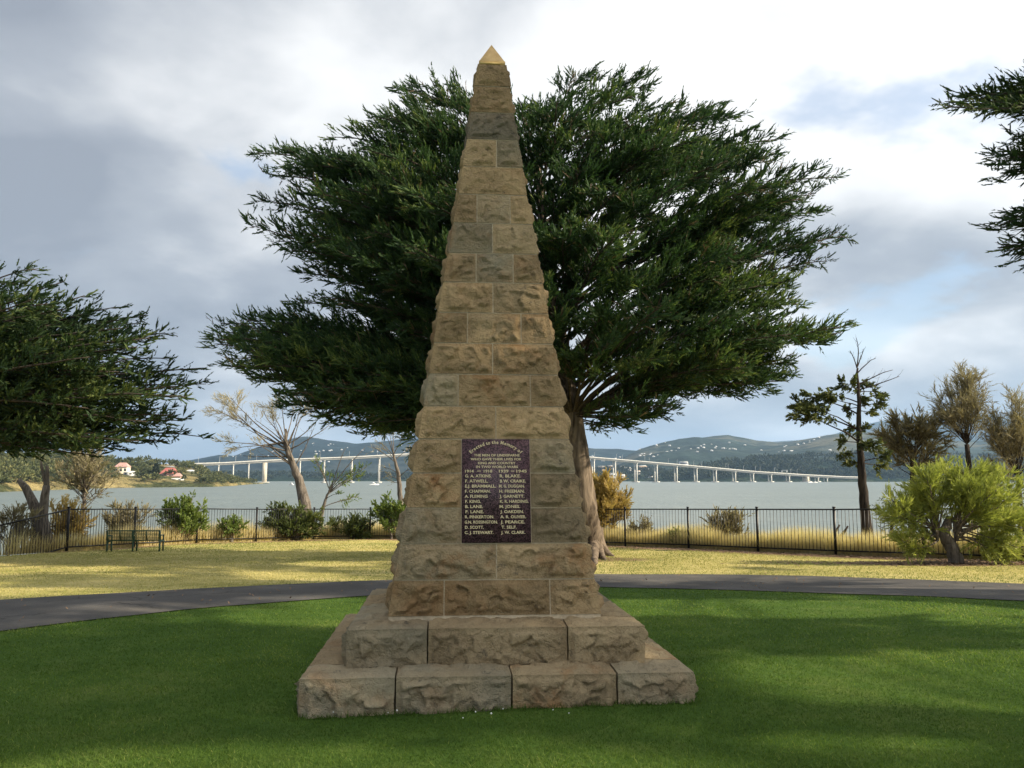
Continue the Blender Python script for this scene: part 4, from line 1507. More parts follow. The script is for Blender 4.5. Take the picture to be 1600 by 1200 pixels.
# ---- left of the monument: the leaning half-dead tree, saplings and shrubs along the bank
DY = 39.0
db = at(482, 805, DY)
db[2] = float(ground_z(db[0], db[1]))
DT = [db, at(478, 790, DY), at(466, 745, DY), at(452, 712, DY), at(447, 690, DY), at(447, 670, DY)]
plant('leaning_tree', 'half-dead tree leaning left with bare fanned branches left of the obelisk', 'tree', db, DT, [0.32, 0.28, 0.20, 0.14, 0.08, 0.04],
      [at(u, v, DY + rng.uniform(-1.2, 1.2)) for (u, v) in [(338, 640), (350, 628), (362, 622), (372, 648), (352, 690), (366, 700), (398, 655), (420, 628), (440, 625), (458, 622), (470, 632), (480, 640), (425, 650), (395, 690)]], rng, TAWNY, GREY_BARK,
      s0=0.74, sub_sp=0.14, sub_len=0.7, sub_shape=False, tuft_sp=0.07, tuft_L=(0.25, 0.5), n_leaf=5, leaf_w=0.026, spread=0.6, llen=0.6, up=0.2, flat=0.3, arch=-0.03, limb_r=(0.030, 0.010), wig=0.05, bare=0.15, dens=1.6,
      start=lambda t: along(np.array(DT), rng.uniform(0.42, 0.85))[0], bare_tips=[at(u, v, DY) for (u, v) in [(385, 670), (400, 700), (500, 650), (490, 670), (410, 640), (430, 660), (470, 650), (520, 660), (380, 712)]])
SYP = 37.0
pb = at(500, 812, 39.5)
pb[2] = float(ground_z(pb[0], pb[1]))
PT = [pb, at(503, 800, 39.5), at(510, 778, 39.5), at(515, 765, 39.5)]
plant('sapling', 'thin crooked sapling with pale lime leaves right of the leaning tree', 'sapling', pb, PT, [0.10, 0.08, 0.06, 0.04],
      [at(u, v, 39.5 + rng.uniform(-.7, .7)) for (u, v) in [(505, 735), (515, 742), (528, 745), (520, 760), (535, 752), (556, 735), (566, 742), (572, 730), (548, 748), (492, 718), (560, 775), (548, 780), (530, 770)]], rng, GREENL, GREY_BARK,
      s0=0.5, sub_sp=0.11, sub_len=0.5, tuft_sp=0.055, tuft_L=(0.15, 0.28), n_leaf=5, leaf_w=0.05, up=0.3, flat=0.2, limb_r=(0.022, 0.009), bare=0.1, bare_tips=[at(u, v, 39.5) for (u, v) in [(490, 712), (570, 700), (540, 700)]])
cb = at(628, 806, 40.0)
cb[2] = float(ground_z(cb[0], cb[1]))
plant('she_oak', 'thin tawny she-oak half hidden by the left side of the obelisk', 'tree', cb, [cb, at(626, 780, 40), at(622, 740, 40), at(615, 710, 40)], [0.14, 0.12, 0.09, 0.05],
      [at(u, v, 40 + rng.uniform(-.9, .9)) for (u, v) in [(598, 672), (606, 665), (614, 672), (582, 698), (590, 690), (632, 680), (600, 730), (606, 745), (612, 752), (598, 700), (640, 700), (645, 730)]], rng, TAWNY, GREY_BARK, s0=0.5, sub_sp=0.12,
      sub_len=0.5, tuft_sp=0.055, tuft_L=(0.22, 0.4), n_leaf=5, leaf_w=0.026, up=0.4, flat=0.2, limb_r=(0.025, 0.01), bare=0.15)
BUSH = dict(ry=0.9)
shrub('shrub', 'wide olive-green shrub spilling over the fence under the leaning tree', 'shrub', 455, 842, 36.6, 56, 786, 842, OLIVE, GREY_BARK, 54, n_leaf=6, leaf_w=0.04, sub_len=0.6, up=0.5, low=-0.8, core=0.9, ry=0.8)
shrub('shrub', 'green shrub at the fence, right half hidden by the obelisk', 'shrub', 612, 842, 37.6, 30, 772, 835, GREENL, GREY_BARK, 30, n_leaf=6, leaf_w=0.045, up=0.5, low=-0.8, core=0.8)
shrub('shrub', 'olive scrub behind the fence below the lime-leaved sapling', 'shrub', 545, 842, 38.2, 40, 806, 842, OLIVE, GREY_BARK, 30, n_leaf=6, leaf_w=0.04, up=0.4, low=-0.8, core=0.9)
shrub('shrub', 'small fresh green shrub behind the fence left of the olive one', 'shrub', 362, 842, 34.4, 24, 806, 838, GREENL, GREY_BARK, 22, n_leaf=6, leaf_w=0.045, up=0.4, low=-0.8, core=0.9)
shrub('shrub', 'rounded yellow-green shrub with a raised tuft, right above the bench', 'shrub', 284, 848, 32.6, 36, 776, 842, GREENL, GREY_BARK, 40, n_leaf=6, leaf_w=0.042, up=0.6, low=-0.8, core=0.8)
shrub('shrub', 'rust-gold dry shrub behind the forked stump', 'shrub', 105, 858, 29.0, 36, 782, 850, GOLDL, GREY_BARK, 34, n_leaf=6, leaf_w=0.024, tuft_L=(0.2, 0.35), up=0.8, low=-0.8, core=0.8, bare=0.1)
shrub('shrub', 'tawny dry shrub directly behind the bench', 'shrub', 198, 852, 31.0, 34, 788, 846, TAWNY, GREY_BARK, 30, n_leaf=6, leaf_w=0.024, tuft_L=(0.2, 0.35), up=0.8, low=-0.8, core=0.8, bare=0.1)
shrub('shrub', 'grey-olive dry shrub in the far lower left beside the fence', 'shrub', 15, 862, 26.0, 36, 788, 850, TAWNY, GREY_BARK, 26, n_leaf=5, leaf_w=0.024, tuft_L=(0.2, 0.35), up=0.6, low=-0.8, core=0.8, bare=0.3)
shrub('twiggy_tree', 'grey twiggy half-bare tree behind the bench beneath the left cypress', 'tree', 133, 852, 31.5, 44, 692, 790, TAWNY, GREY_BARK, 60, n_leaf=4, leaf_w=0.022, tuft_L=(0.15, 0.35), up=0.5, low=-0.7, core=0.6, bare=0.55, dens=0.5,
      trad=[0.16, 0.12, 0.06], sub_len=0.7)
shrub('shrub', 'golden-topped she-oak bush right of the cypress trunk, tall above the fence', 'shrub', 938, 854, 32.0, 42, 738, 850, GOLDL, GREY_BARK, 62, n_leaf=6, leaf_w=0.026, tuft_L=(0.22, 0.4), up=0.7, low=-0.5, core=0.7, bare=0.1, trad=[0.16, 0.1, 0.05])
shrub('shrub', 'low round tawny shrub behind the fence, beside the golden bush', 'shrub', 1000, 854, 31.2, 24, 806, 846, TAWNY, GREY_BARK, 34, n_leaf=6, leaf_w=0.026, up=0.6, low=-0.8, core=0.8)
shrub('shrub', 'loose tawny shrub low behind the fence between two posts right of centre', 'shrub', 1134, 858, 29.4, 32, 798, 846, TAWNY, GREY_BARK, 36, n_leaf=5, leaf_w=0.024, tuft_L=(0.2, 0.4), up=0.9, low=-0.8, core=0.8, bare=0.2)
shrub('shrub', 'tiny bright green shrub in the dry grass behind the fence', 'shrub', 1062, 856, 29.6, 15, 828, 848, GREENL, GREY_BARK, 16, n_leaf=6, leaf_w=0.04, up=0.5, low=-0.6, core=0.8, sub_len=0.25)

# ---- the forked stump on the left and fallen dead boughs by the fence
fb = at(64, 848, 26.6)
fb[2] = float(ground_z(fb[0], fb[1]))
root = empty('forked_stump', fb, 'broken forked grey tree trunk behind the fence, left of the bench', 'stump')
mbk = MB()
q = lambda u, v, d=0.0: at(u, v, 26.6 + d) - fb
mbk.tube([q(64, 852), q(63, 830), q(62, 812), q(60, 805)], [0.36, 0.27, 0.25, 0.22], 10, jitter=1 + 0.12 * np.random.default_rng(3).normal(0, 1, (4, 10)))
mbk.build('trunk', GREY_BARK, root, True)
for pts, rad in (([q(62, 812), q(56, 796), q(48, 778), q(40, 762), q(29, 750)], [0.21, 0.17, 0.14, 0.12, 0.07]),
                 ([q(64, 812), q(68, 795), q(70, 775), q(73, 758)], [0.19, 0.15, 0.13, 0.11]),
                 ([q(73, 760), q(69, 745), q(65, 730), q(64, 718)], [0.08, 0.06, 0.045, 0.02]),
                 ([q(73, 760), q(74, 742), q(73.5, 728)], [0.08, 0.065, 0.05])):
    mbk = MB()
    mbk.tube(pts, rad, 8)
    mbk.build('limb', GREY_BARK, root, True)


def dead_bough(label, Y, lines, r):
    o0 = at(*lines[0][0], Y)
    root = empty('dead_bough', o0, label, 'branch')
    mbd = MB()
    for ln in lines:
        mbd.tube([at(u, v, Y) - o0 for u, v in ln], np.linspace(r, r * 0.45, len(ln)), 6)
    mbd.build('bough', DARK_BARK, root, True)


dead_bough('short forked dead bough leaning at the fence beside the slender gum', 26.6, [[(1296, 858), (1300, 845), (1305, 832), (1312, 820)], [(1300, 846), (1312, 840), (1328, 840), (1340, 841)], [(1312, 841), (1320, 830), (1325, 822)]], 0.06)
dead_bough('thin fallen dead branch in the dry grass, left of the forked bough', 28.0, [[(1252, 858), (1240, 850), (1228, 842), (1219, 832)], [(1236, 848), (1232, 852), (1226, 852)], [(1228, 842), (1222, 843)]], 0.045)
# ------------------------------------------------------------------ grass
def grass_mat(name, dark, light, tip, trans=0.35):
    return leaf_mat(name, dark, light, trans, tip)


LAWN = grass_mat('lawn_blades', (0.048, 0.098, 0.015), (0.138, 0.220, 0.035), (0.38, 0.40, 0.12), 0.5)
DRYG = grass_mat('dry_turf_blades', (0.13, 0.180, 0.042), (0.42, 0.385, 0.130), (0.72, 0.60, 0.30))
STRAW = grass_mat('straw_blades', (0.50, 0.40, 0.21), (0.75, 0.635, 0.37), (0.88, 0.79, 0.54), 0.5)


def blades(name, X, Y, hgt, wid, tint, mat, rng, kindlabel, lean=0.5):
    n = len(X)
    Z = ground_z(X, Y)
    an = rng.random(n) * 2 * PI
    c, s = np.cos(an), np.sin(an)
    l = rng.normal(0, lean, n) * hgt
    la = rng.random(n) * 2 * PI
    V = np.empty((n, 3, 3))
    V[:, 0] = np.stack([X - c * wid / 2, Y - s * wid / 2, Z - 0.004], 1)
    V[:, 1] = np.stack([X + c * wid / 2, Y + s * wid / 2, Z - 0.004], 1)
    V[:, 2] = np.stack([X + np.cos(la) * l, Y + np.sin(la) * l, Z + hgt], 1)
    T = np.stack([tint * 0.8, tint * 0.8, np.clip(tint + 0.08, 0, 1)], 1).reshape(-1)
    o = obj(name, mesh(name, V.reshape(-1, 3), np.arange(n * 3).reshape(-1, 3), T), mat)
    tag(o, kindlabel[0], kindlabel[1], kind='stuff')
    return o


rng = np.random.default_rng(21)


def in_monument(X, Y, half):
    dx, dy = X - MON[0], Y - MON[1]
    c, s = math.cos(-YAW), math.sin(-YAW)
    a, b_ = c * dx - s * dy, s * dx + c * dy
    return (np.abs(a) < half) & (np.abs(b_) < half)


N1 = 470000
yy = (3.6 ** -0.9 + rng.random(N1) * (16.5 ** -0.9 - 3.6 ** -0.9)) ** (-1 / 0.9)
xx = (rng.random(N1) * 2 - 1) * (0.70 * yy + 1.2)
edge = 0.10 * vnoise(p3(xx * 2.2, 0 * xx), 41)
ok = (yy < path_near(xx) + 0.04 + edge) & ~in_monument(xx, yy, s1 - 0.005)
xx, yy = xx[ok], yy[ok]
patch = fbm(p3(xx * 0.5, yy * 0.5), 3, 51)
fine = fbm(p3(xx * 3, yy * 3), 2, 52)
worn = np.clip(fbm(p3(xx * 0.9 + 30, yy * 0.9), 3, 58) - 0.25, 0, 1)
tint = np.clip(0.34 + 0.24 * patch + 0.10 * fine + 0.35 * worn + rng.normal(0, 0.16, len(xx)) + 0.40 * (rng.random(len(xx)) < 0.05), 0, 1)
hg = rng.uniform(0.008, 0.026, len(xx)) * (1 + 0.25 * patch)
near = in_monument(xx, yy, s1 + 0.07)
hg = np.where(near, hg * 2.6, hg)
blades('lawn_grass', xx, yy, hg, 0.0011 * yy * rng.uniform(0.7, 1.3, len(xx)), tint, LAWN, rng, ('short green mown lawn grass around the monument', 'grass'), 1.5)

N2 = 190000
yy = rng.uniform(9.5, 37, N2)
xx = (rng.random(N2) * 2 - 1) * (0.70 * yy + 1.0)
tfe = yy - fence_y(xx)
edge = 0.10 * vnoise(p3(xx * 2.2, 7 + 0 * xx), 43)
wob2 = fbm(p3(xx * 0.5, yy * 0.5), 3, 11)
ok = (yy > path_far(xx) - 0.04 + edge) & (tfe < -1.4 + 0.5 * wob2) & (np.hypot((xx - bp[0]) / 3.0, (yy - bp[1]) / 0.8) > 1.05)
xx, yy = xx[ok], yy[ok]
patch = fbm(p3(xx * 0.4, yy * 0.4), 3, 54)
grn = np.clip(1 - (yy - path_far(xx)) / 2.2, 0, 1)
tint = np.clip(0.46 + 0.38 * patch + rng.normal(0, 0.14, len(xx)) - 0.38 * grn, 0, 1)
blades('dry_turf', xx, yy, rng.uniform(0.012, 0.040, len(xx)), 0.0009 * yy * rng.uniform(0.7, 1.3, len(xx)), tint, DRYG, rng, ('short sun-dried turf between the path and the fence', 'grass'), 1.2)

N3 = 140000
xx = rng.uniform(-19, 17, N3)
tt = rng.random(N3) ** 1.2 * 2.8 + 0.10
yy = fence_y(xx) + tt
patch = fbm(p3(xx * 0.8, yy * 0.8), 3, 56)
hg = rng.uniform(0.34, 0.80, N3) * (1 + 0.35 * patch)
tint = np.clip(0.5 + 0.22 * patch + rng.normal(0, 0.16, N3), 0, 1)
blades('straw_grass', xx, yy, hg, rng.uniform(0.010, 0.028, N3), tint, STRAW, rng, ('tall straw-yellow dry grass along the far side of the fence', 'grass'), 0.3)

# small white clover heads at the foot of the steps
WHITE = plain('white_petal', (0.80, 0.80, 0.76), 0.7, 0, 0.05)
fl = MB()
for k in range(9):
    a = rng.uniform(-1.25, 1.15)
    x, y = MON[0] + a, MON[1] - s1 - rng.uniform(0.06, 0.30)
    if k > 20:
        x, y = rng.uniform(-3, 4), rng.uniform(4.6, 6.5)
    z = float(ground_z(x, y)) + rng.uniform(0.03, 0.06)
    r = rng.uniform(0.005, 0.008)
    fl.add(np.array([(x - r, y, z), (x, y - r, z), (x + r, y, z), (x, y + r, z), (x, y, z + r), (x, y, z - r)]),
           [[0, 1, 4], [1, 2, 4], [2, 3, 4], [3, 0, 4], [1, 0, 5], [2, 1, 5], [3, 2, 5], [0, 3, 5]])
tag(fl.build('clover_flowers', WHITE), 'scattered tiny white clover heads in the lawn by the steps', 'flowers', kind='stuff')
# fallen bark and leaf litter under the feathery bush and the big cypress
LITTER = plain('leaf_litter', (0.20, 0.13, 0.08), 0.9, 0, 0.3, 30)
lt = MB()
for k in range(2700):
    if k > 2700:
        y = rng.uniform(4.4, 13.0)
        x = rng.uniform(-0.7, 0.7) * y
        if in_monument(np.array([x]), np.array([y]), s1 + 0.02)[0]:
            continue
    elif k > 2450:
        x = rng.uniform(-11, 11)
        y = rng.uniform(float(path_near(x)), float(path_far(x)))
    elif k % 3:
        x, y = bp[0] + rng.normal(0, 1.7), bp[1] + rng.normal(0.1, 0.45)
    else:
        x = rng.uniform(3, 13)
        y = fence_y(x) - abs(rng.normal(0.6, 0.5))
    z = float(ground_z(x, y)) + (0.012 if k <= 2450 else 0.036)
    a = rng.random() * PI
    l, w = rng.uniform(0.02, 0.08), rng.uniform(0.008, 0.02)
    if k > 2450:
        l, w = rng.uniform(0.012, 0.03), rng.uniform(0.005, 0.010)
    c, s = math.cos(a), math.sin(a)
    lt.add([(x - c * l - s * w, y - s * l + c * w, z), (x + c * l - s * w, y + s * l + c * w, z + rng.uniform(0, .03)), (x + c * l + s * w, y + s * l - c * w, z + rng.uniform(0, .03)), (x - c * l + s * w, y - s * l - c * w, z)], [[0, 3, 2, 1]])
tag(lt.build('leaf_litter', LITTER), 'brown fallen leaves and bark strewn under the bush, along the fence and on the path', 'litter', kind='stuff')
# ------------------------------------------------------------------ fence
BLACK = plain('black_powder_coat', (0.012, 0.012, 0.013), 0.45, 0.2, 0.1)
fence = empty('park_fence', FENCE[7], 'long black steel bar fence between the lawn and the water', 'fence')
FO = FENCE[7]
pm_ = MB()
pm_.box((0, 0, 0.64), (0.065, 0.065, 1.50))
pm_.box((0, 0, 1.40), (0.08, 0.08, 0.03))
post_me = None
bar_me = None
nb = 0
rest = MB()
for i in range(len(FENCE)):
    p = np.array([FENCE[i][0], FENCE[i][1], float(ground_z(FENCE[i][0], FENCE[i][1]))])
    if post_me is None:
        o = pm_.build('fence_post', BLACK, fence)
        post_me = o.data
    else:
        o = obj('fence_post', post_me, None, fence)
    o.location = tuple(p - FO)
    if i + 1 == len(FENCE):
        break
    q = np.array([FENCE[i + 1][0], FENCE[i + 1][1], float(ground_z(FENCE[i + 1][0], FENCE[i + 1][1]))])
    for hz_, nm in ((1.33, 'top_rail'), (0.13, 'bottom_rail')):
        r_ = MB()
        r_.bar(p + UP * hz_ - FO, q + UP * hz_ - FO, 0.035, 0.04)
        r_.build(nm, BLACK, fence)
    L = np.linalg.norm(q - p)
    k = int(L / 0.115)
    uu = [800 + FPX * w_[0] / w_[1] for w_ in (p, q)]
    shown = uu[1] > 0 and uu[0] < 1600 and not (uu[0] > 615 and uu[1] < 930)
    for j in range(1, k):
        w_ = p + (q - p) * j / k
        if not shown or nb >= 300:
            rest.bar(w_ + UP * 0.13 - FO, w_ + UP * 1.33 - FO, 0.013, 0.013)
            continue
        nb += 1
        if bar_me is None:
            t_ = MB()
            t_.box((0, 0, 0.73), (0.013, 0.013, 1.20))
            o = t_.build('fence_bar', BLACK, fence)
            bar_me = o.data
        else:
            o = obj('fence_bar', bar_me, None, fence)
        o.location = tuple(w_ - FO)
if rest.n:
    tag(rest.build('more_fence_bars', BLACK, fence), kind='stuff')

# ------------------------------------------------------------------ bench: seen from behind its seat, three cast frames and thin slats
GREENM = plain('bench_green_paint', (0.040, 0.095, 0.062), 0.45, 0.2, 0.15)
bl, br = gpt(165, 864), gpt(248, 859)
bmid = (bl + br) / 2
bang = math.radians(9.0)
bz = float(ground_z(bmid[0], bmid[1]))
bench = empty('park_bench', (bmid[0], bmid[1], bz), 'dark green metal slat bench facing the water beside the fence', 'bench', rz=bang)
BW = 83.0 / FPX * bmid[1]
bench.scale = (0.92, 0.92, 0.78)


def bpart(nm, fn, mat=GREENM):
    m_ = MB()
    fn(m_)
    return m_.build(nm, mat, bench)


for x in (-BW / 2, -0.02, BW / 2):
    def frame(m_, x=x):
        m_.bar((x, -0.02, -0.06), (x, 0.03, 0.44), 0.05, 0.045, (0, 1, 0))
        m_.bar((x, 0.03, 0.44), (x, -0.10, 0.86), 0.05, 0.04, (0, 1, 0))
        m_.bar((x, 0.50, -0.06), (x, 0.46, 0.44), 0.05, 0.045, (0, 1, 0))
        m_.bar((x, -0.02, 0.40), (x, 0.52, 0.40), 0.045, 0.04)
    bpart('leg_frame', frame)
for x in (-BW / 2, BW / 2):
    def arm(m_, x=x):
        m_.bar((x, -0.05, 0.64), (x, 0.50, 0.64), 0.05, 0.03)
        m_.bar((x, 0.49, 0.40), (x, 0.49, 0.63), 0.04, 0.03, (0, 1, 0))
    bpart('armrest', arm)
for k in range(8):
    t = k / 7.0
    y, z = 0.03 - 0.13 * t, 0.46 + 0.40 * t
    bpart('back_slat', lambda m_: m_.bar((-BW / 2, y - 0.02, z), (BW / 2, y - 0.02, z), 0.016, 0.032 if k not in (0, 7) else 0.045))
for x in (-BW / 4, BW / 4):
    bpart('back_strap', lambda m_: m_.bar((x, 0.03 - 0.035, 0.44), (x, -0.10 - 0.035, 0.87), 0.035, 0.012, (0, 1, 0)))
for k in range(9):
    y = 0.05 + k * 0.052
    bpart('seat_slat', lambda m_: m_.bar((-BW / 2, y, 0.435), (BW / 2, y, 0.435), 0.036, 0.018))

# ------------------------------------------------------------------ small rusty tin on the step at the foot of the obelisk
RUST = plain('rusty_iron', (0.045, 0.028, 0.018), 0.8, 0.3, 0.3, 40)
tin = MB()
an = np.arange(12) * 2 * PI / 12
tx, ty = MON[0] + w0 + 0.045, MON[1] - w0 + 0.24
tin.tube([(tx, ty, zs2 + 0.01), (tx, ty, zs2 + 0.02), (tx, ty, zs2 + 0.085), (tx, ty, zs2 + 0.09)], [0.022, 0.026, 0.026, 0.022], 12)
tin.tube([(tx, ty, zs2 + 0.102), (tx, ty, zs2 + 0.112)], [0.030, 0.030], 12)
tin.tube([(tx, ty, zs2 + 0.088), (tx, ty, zs2 + 0.104)], [0.010, 0.010], 8)
tag(tin.build('metal_pot', RUST, None, True), 'small dark rusty metal pot on the upper step beside the obelisk', 'pot')

# ------------------------------------------------------------------ the bridge
BR_A, BR_B = at(285, 748, 1500.0)[:2], at(1345, 748, 1990.0)[:2]
BR_D = (BR_B - BR_A) / np.linalg.norm(BR_B - BR_A)
BR_N = np.array([-BR_D[1], BR_D[0]])
deck_v = interp_px([(-100, 731), (200, 728), (285, 725), (350, 723), (413, 719.5), (470, 717), (550, 714), (632, 709.5), (700, 706.5), (760, 705), (830, 707), (911, 713.5), (960, 717.5), (1060, 726), (1175, 736.5),
                    (1260, 742), (1310, 744.5), (1360, 746)])


def on_bridge(u):
    a = (u - 800.0) / FPX * CP
    # x = a * y on the line BR_A + s BR_D
    s = (a * BR_A[1] - BR_A[0]) / (BR_D[0] - a * BR_D[1])
    p = BR_A + BR_D * s
    return np.array([p[0], p[1], at(u, float(deck_v(u)), p[1])[2]])


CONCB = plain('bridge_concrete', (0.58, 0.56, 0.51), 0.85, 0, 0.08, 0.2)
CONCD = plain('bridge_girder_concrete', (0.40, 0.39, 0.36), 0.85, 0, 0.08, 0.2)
CONCL = plain('pier_concrete', (0.55, 0.49, 0.38), 0.85, 0, 0.08, 0.2)
STEELG = plain('galvanised_steel', (0.45, 0.46, 0.47), 0.5, 0.5, 0.05)
b0 = on_bridge(760)
bridge = empty('road_bridge', (b0[0], b0[1], WATER_Z), 'long pale concrete bridge on paired columns crossing the river', 'bridge')
BO = np.array([b0[0], b0[1], WATER_Z])
us = np.arange(255, 1352, 6.0)
line3 = np.array([on_bridge(u) for u in us]) - BO
HWD = 9.0


def strip(nm, mat, prof_):
    """extrude a closed profile (across, up) along the bridge"""
    k = len(prof_)
    V = []
    for p in line3:
        for (a, h_) in prof_:
            V.append((p[0] + BR_N[0] * a, p[1] + BR_N[1] * a, p[2] + h_))
    idx = np.arange(len(V)).reshape(len(line3), k)
    q_ = np.stack([idx[:-1], np.roll(idx[:-1], -1, 1), np.roll(idx[1:], -1, 1), idx[1:]], -1).reshape(-1, 4)
    return obj(nm, mesh(nm, V, q_), mat, bridge)


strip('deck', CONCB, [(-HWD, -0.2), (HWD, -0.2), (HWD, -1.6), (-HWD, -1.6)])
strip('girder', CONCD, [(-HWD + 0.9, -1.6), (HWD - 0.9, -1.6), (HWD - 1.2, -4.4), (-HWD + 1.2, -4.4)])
strip('parapet', CONCB, [(-HWD - 0.15, 0.9), (-HWD + 0.15, 0.9), (-HWD + 0.15, -1.5), (-HWD - 0.15, -1.5)])
strip('parapet', CONCB, [(HWD - 0.15, 0.9), (HWD + 0.15, 0.9), (HWD + 0.15, -1.5), (HWD - 0.15, -1.5)])
rzb = math.atan2(BR_D[1], BR_D[0])
for u in [318, 341, 364, 388, 468, 506, 549, 592, 650, 700, 752, 805, 860, 893, 927, 960, 993.5, 1025, 1056, 1087, 1117, 1147, 1175, 1203, 1231, 1276, 1290]:
    p = on_bridge(u) - BO
    top = p[2] - 4.4
    pr = MB()
    zb = -3.0
    for sgn in (-1, 1):
        c = (p[0] + BR_N[0] * 5.2 * sgn, p[1] + BR_N[1] * 5.2 * sgn)
        pr.box((c[0], c[1], (top + zb) / 2), (2.0, 2.3, top - zb), rzb)
    pr.box((p[0], p[1], top - 0.9), (2.6, 15.5, 1.8), rzb)
    o = pr.build('pier', CONCB, bridge)
    if 460 < u < 1280:
        cp = MB()
        cp.box((p[0], p[1], 0.6), (9.0, 19.0, 2.6), rzb)
        cp.build('pile_cap', CONCB, o)
for u, wl in ((413, 8.0), (1259, 6.0)):
    p = on_bridge(u) - BO
    pr = MB()
    pr.box((p[0], p[1], (p[2] - 4.4 - 3.0) / 2), (wl, 17.0, p[2] - 4.4 + 3.0), rzb)
    o = pr.build('wall_pier', CONCL, bridge)
    o['label'] = 'solid broad wall pier'
    cp = MB()
    cp.box((p[0], p[1], 0.4), (wl + 9, 22.0, 2.4), rzb)
    cp.build('pile_cap', CONCB, o)
lamp_me = None
for u in [309, 342, 367, 400, 437, 467, 500, 546, 590, 640, 917, 932, 961, 976, 1005, 1018, 1048, 1062, 1088, 1100, 1131, 1142, 1166, 1177, 1192, 1214, 1240, 1250]:
    p = on_bridge(u) - BO
    sg = -1 if u % 2 else 1
    if lamp_me is None:
        lm = MB()
        lm.tube([(0, 0, -1), (0, 0, 6), (0, 0, 11.5)], [0.28, 0.22, 0.16], 6)
        lm.bar((0, 0, 11.5), (1.8, 0, 11.9), 0.25, 0.2)
        o = lm.build('lamp_post', STEELG, bridge)
        lamp_me = o.data
    else:
        o = obj('lamp_post', lamp_me, None, bridge)
    o.location = (p[0] + BR_N[0] * HWD * sg, p[1] + BR_N[1] * HWD * sg, p[2])
p = on_bridge(1226) - BO
g_ = MB()
for sgn in (-1, 1):
    g_.box((p[0] + BR_N[0] * HWD * sgn, p[1] + BR_N[1] * HWD * sgn, p[2] + 3.2), (1.2, 1.0, 7.0), rzb)
g_.box((p[0], p[1], p[2] + 7.2), (1.4, 19.5, 1.6), rzb)
g_.build('sign_gantry', STEELG, bridge)

# ------------------------------------------------------------------ boats
BWHITE = plain('boat_white', (0.80, 0.80, 0.78), 0.4, 0, 0.04)
BDARK = plain('boat_glass', (0.04, 0.05, 0.06), 0.2, 0, 0.05)


def boat(label, u, Y, L, mast=False, rz=0.0):
    p = at(u, 750, Y)
    r = empty('boat', (p[0], p[1], WATER_Z), label, 'boat', rz=rz)
    hb = MB()
    sx = np.linspace(-0.5, 0.5, 9) * L
    V = []
    for i, x in enumerate(sx):
        t = i / 8.0
        w = L * 0.16 * (1 - max(0, (t - 0.45) / 0.55) ** 2) * (0.85 + 0.15 * min(1, t * 4)) + 0.01
        sh = 0.10 * L + 0.04 * L * t
        V += [(x, -w, sh), (x, -w * 0.7, -0.02 * L), (x, w * 0.7, -0.02 * L), (x, w, sh)]
    idx = np.arange(36).reshape(9, 4)
    q_ = np.stack([idx[:-1], np.roll(idx[:-1], -1, 1), np.roll(idx[1:], -1, 1), idx[1:]], -1).reshape(-1, 4)
    hb.add(V, q_)
    hb.add([V[0], V[1], V[2], V[3]], [[3, 2, 1, 0]])
    hb.build('hull', BWHITE, r)
    cb_ = MB()
    cb_.box((-0.06 * L, 0, 0.17 * L), (0.42 * L, 0.2 * L, 0.12 * L), 0, 0.82)
    if not mast:
        cb_.box((-0.12 * L, 0, 0.275 * L), (0.24 * L, 0.17 * L, 0.09 * L), 0, 0.85)
    cb_.build('cabin', BWHITE, r)
    wn = MB()
    wn.box((-0.05 * L, 0, 0.185 * L), (0.33 * L, 0.206 * L, 0.035 * L), 0, 0.93)
    wn.build('window_band', BDARK, r)
    if mast:
        ms = MB()
        ms.tube([(0.05 * L, 0, 0.1 * L), (0.05 * L, 0, 1.25 * L)], [0.09, 0.05], 6)
        ms.bar((0.05 * L, 0, 0.3 * L), (-0.4 * L, 0, 0.3 * L), 0.15, 0.2)
        ms.build('mast', STEELG, r)


boat('white cabin cruiser on the water left of the obelisk, below the bridge', 585, 1000, 11.0, rz=0.15)
boat('small white motor boat beside the leaning tree trunk on the river', 455, 1050, 8.0, rz=2.6)
boat('moored white yacht with mast beside the right abutment of the bridge', 1266, 1560, 12.0, True, 0.4)
boat('white motor boat by the bridge abutment, right of the masted yacht', 1274, 1560, 9.0, False, 0.2)

# ------------------------------------------------------------------ houses
HW_ = {'cream': plain('cream_render', (0.70, 0.62, 0.48), 0.9, 0, 0.06, 0.5), 'white': plain('white_render', (0.78, 0.77, 0.73), 0.9, 0, 0.05, 0.5), 'brick': plain('pink_brick', (0.48, 0.32, 0.26), 0.9, 0, 0.1, 2.0),
       'grey': plain('grey_render', (0.46, 0.46, 0.44), 0.9, 0, 0.06, 0.5)}
RF_ = {'red': plain('red_roof', (0.40, 0.125, 0.105), 0.8, 0, 0.12, 1.0), 'grey': plain('grey_roof', (0.36, 0.36, 0.37), 0.8, 0, 0.1, 1.0), 'pink': plain('faded_tile_roof', (0.50, 0.30, 0.26), 0.85, 0, 0.1, 1.0),
       'white': plain('white_iron_roof', (0.66, 0.66, 0.64), 0.7, 0, 0.05, 1.0)}
PANE = plain('dark_pane', (0.045, 0.055, 0.065), 0.15, 0, 0.1, 0.5)


HS = []


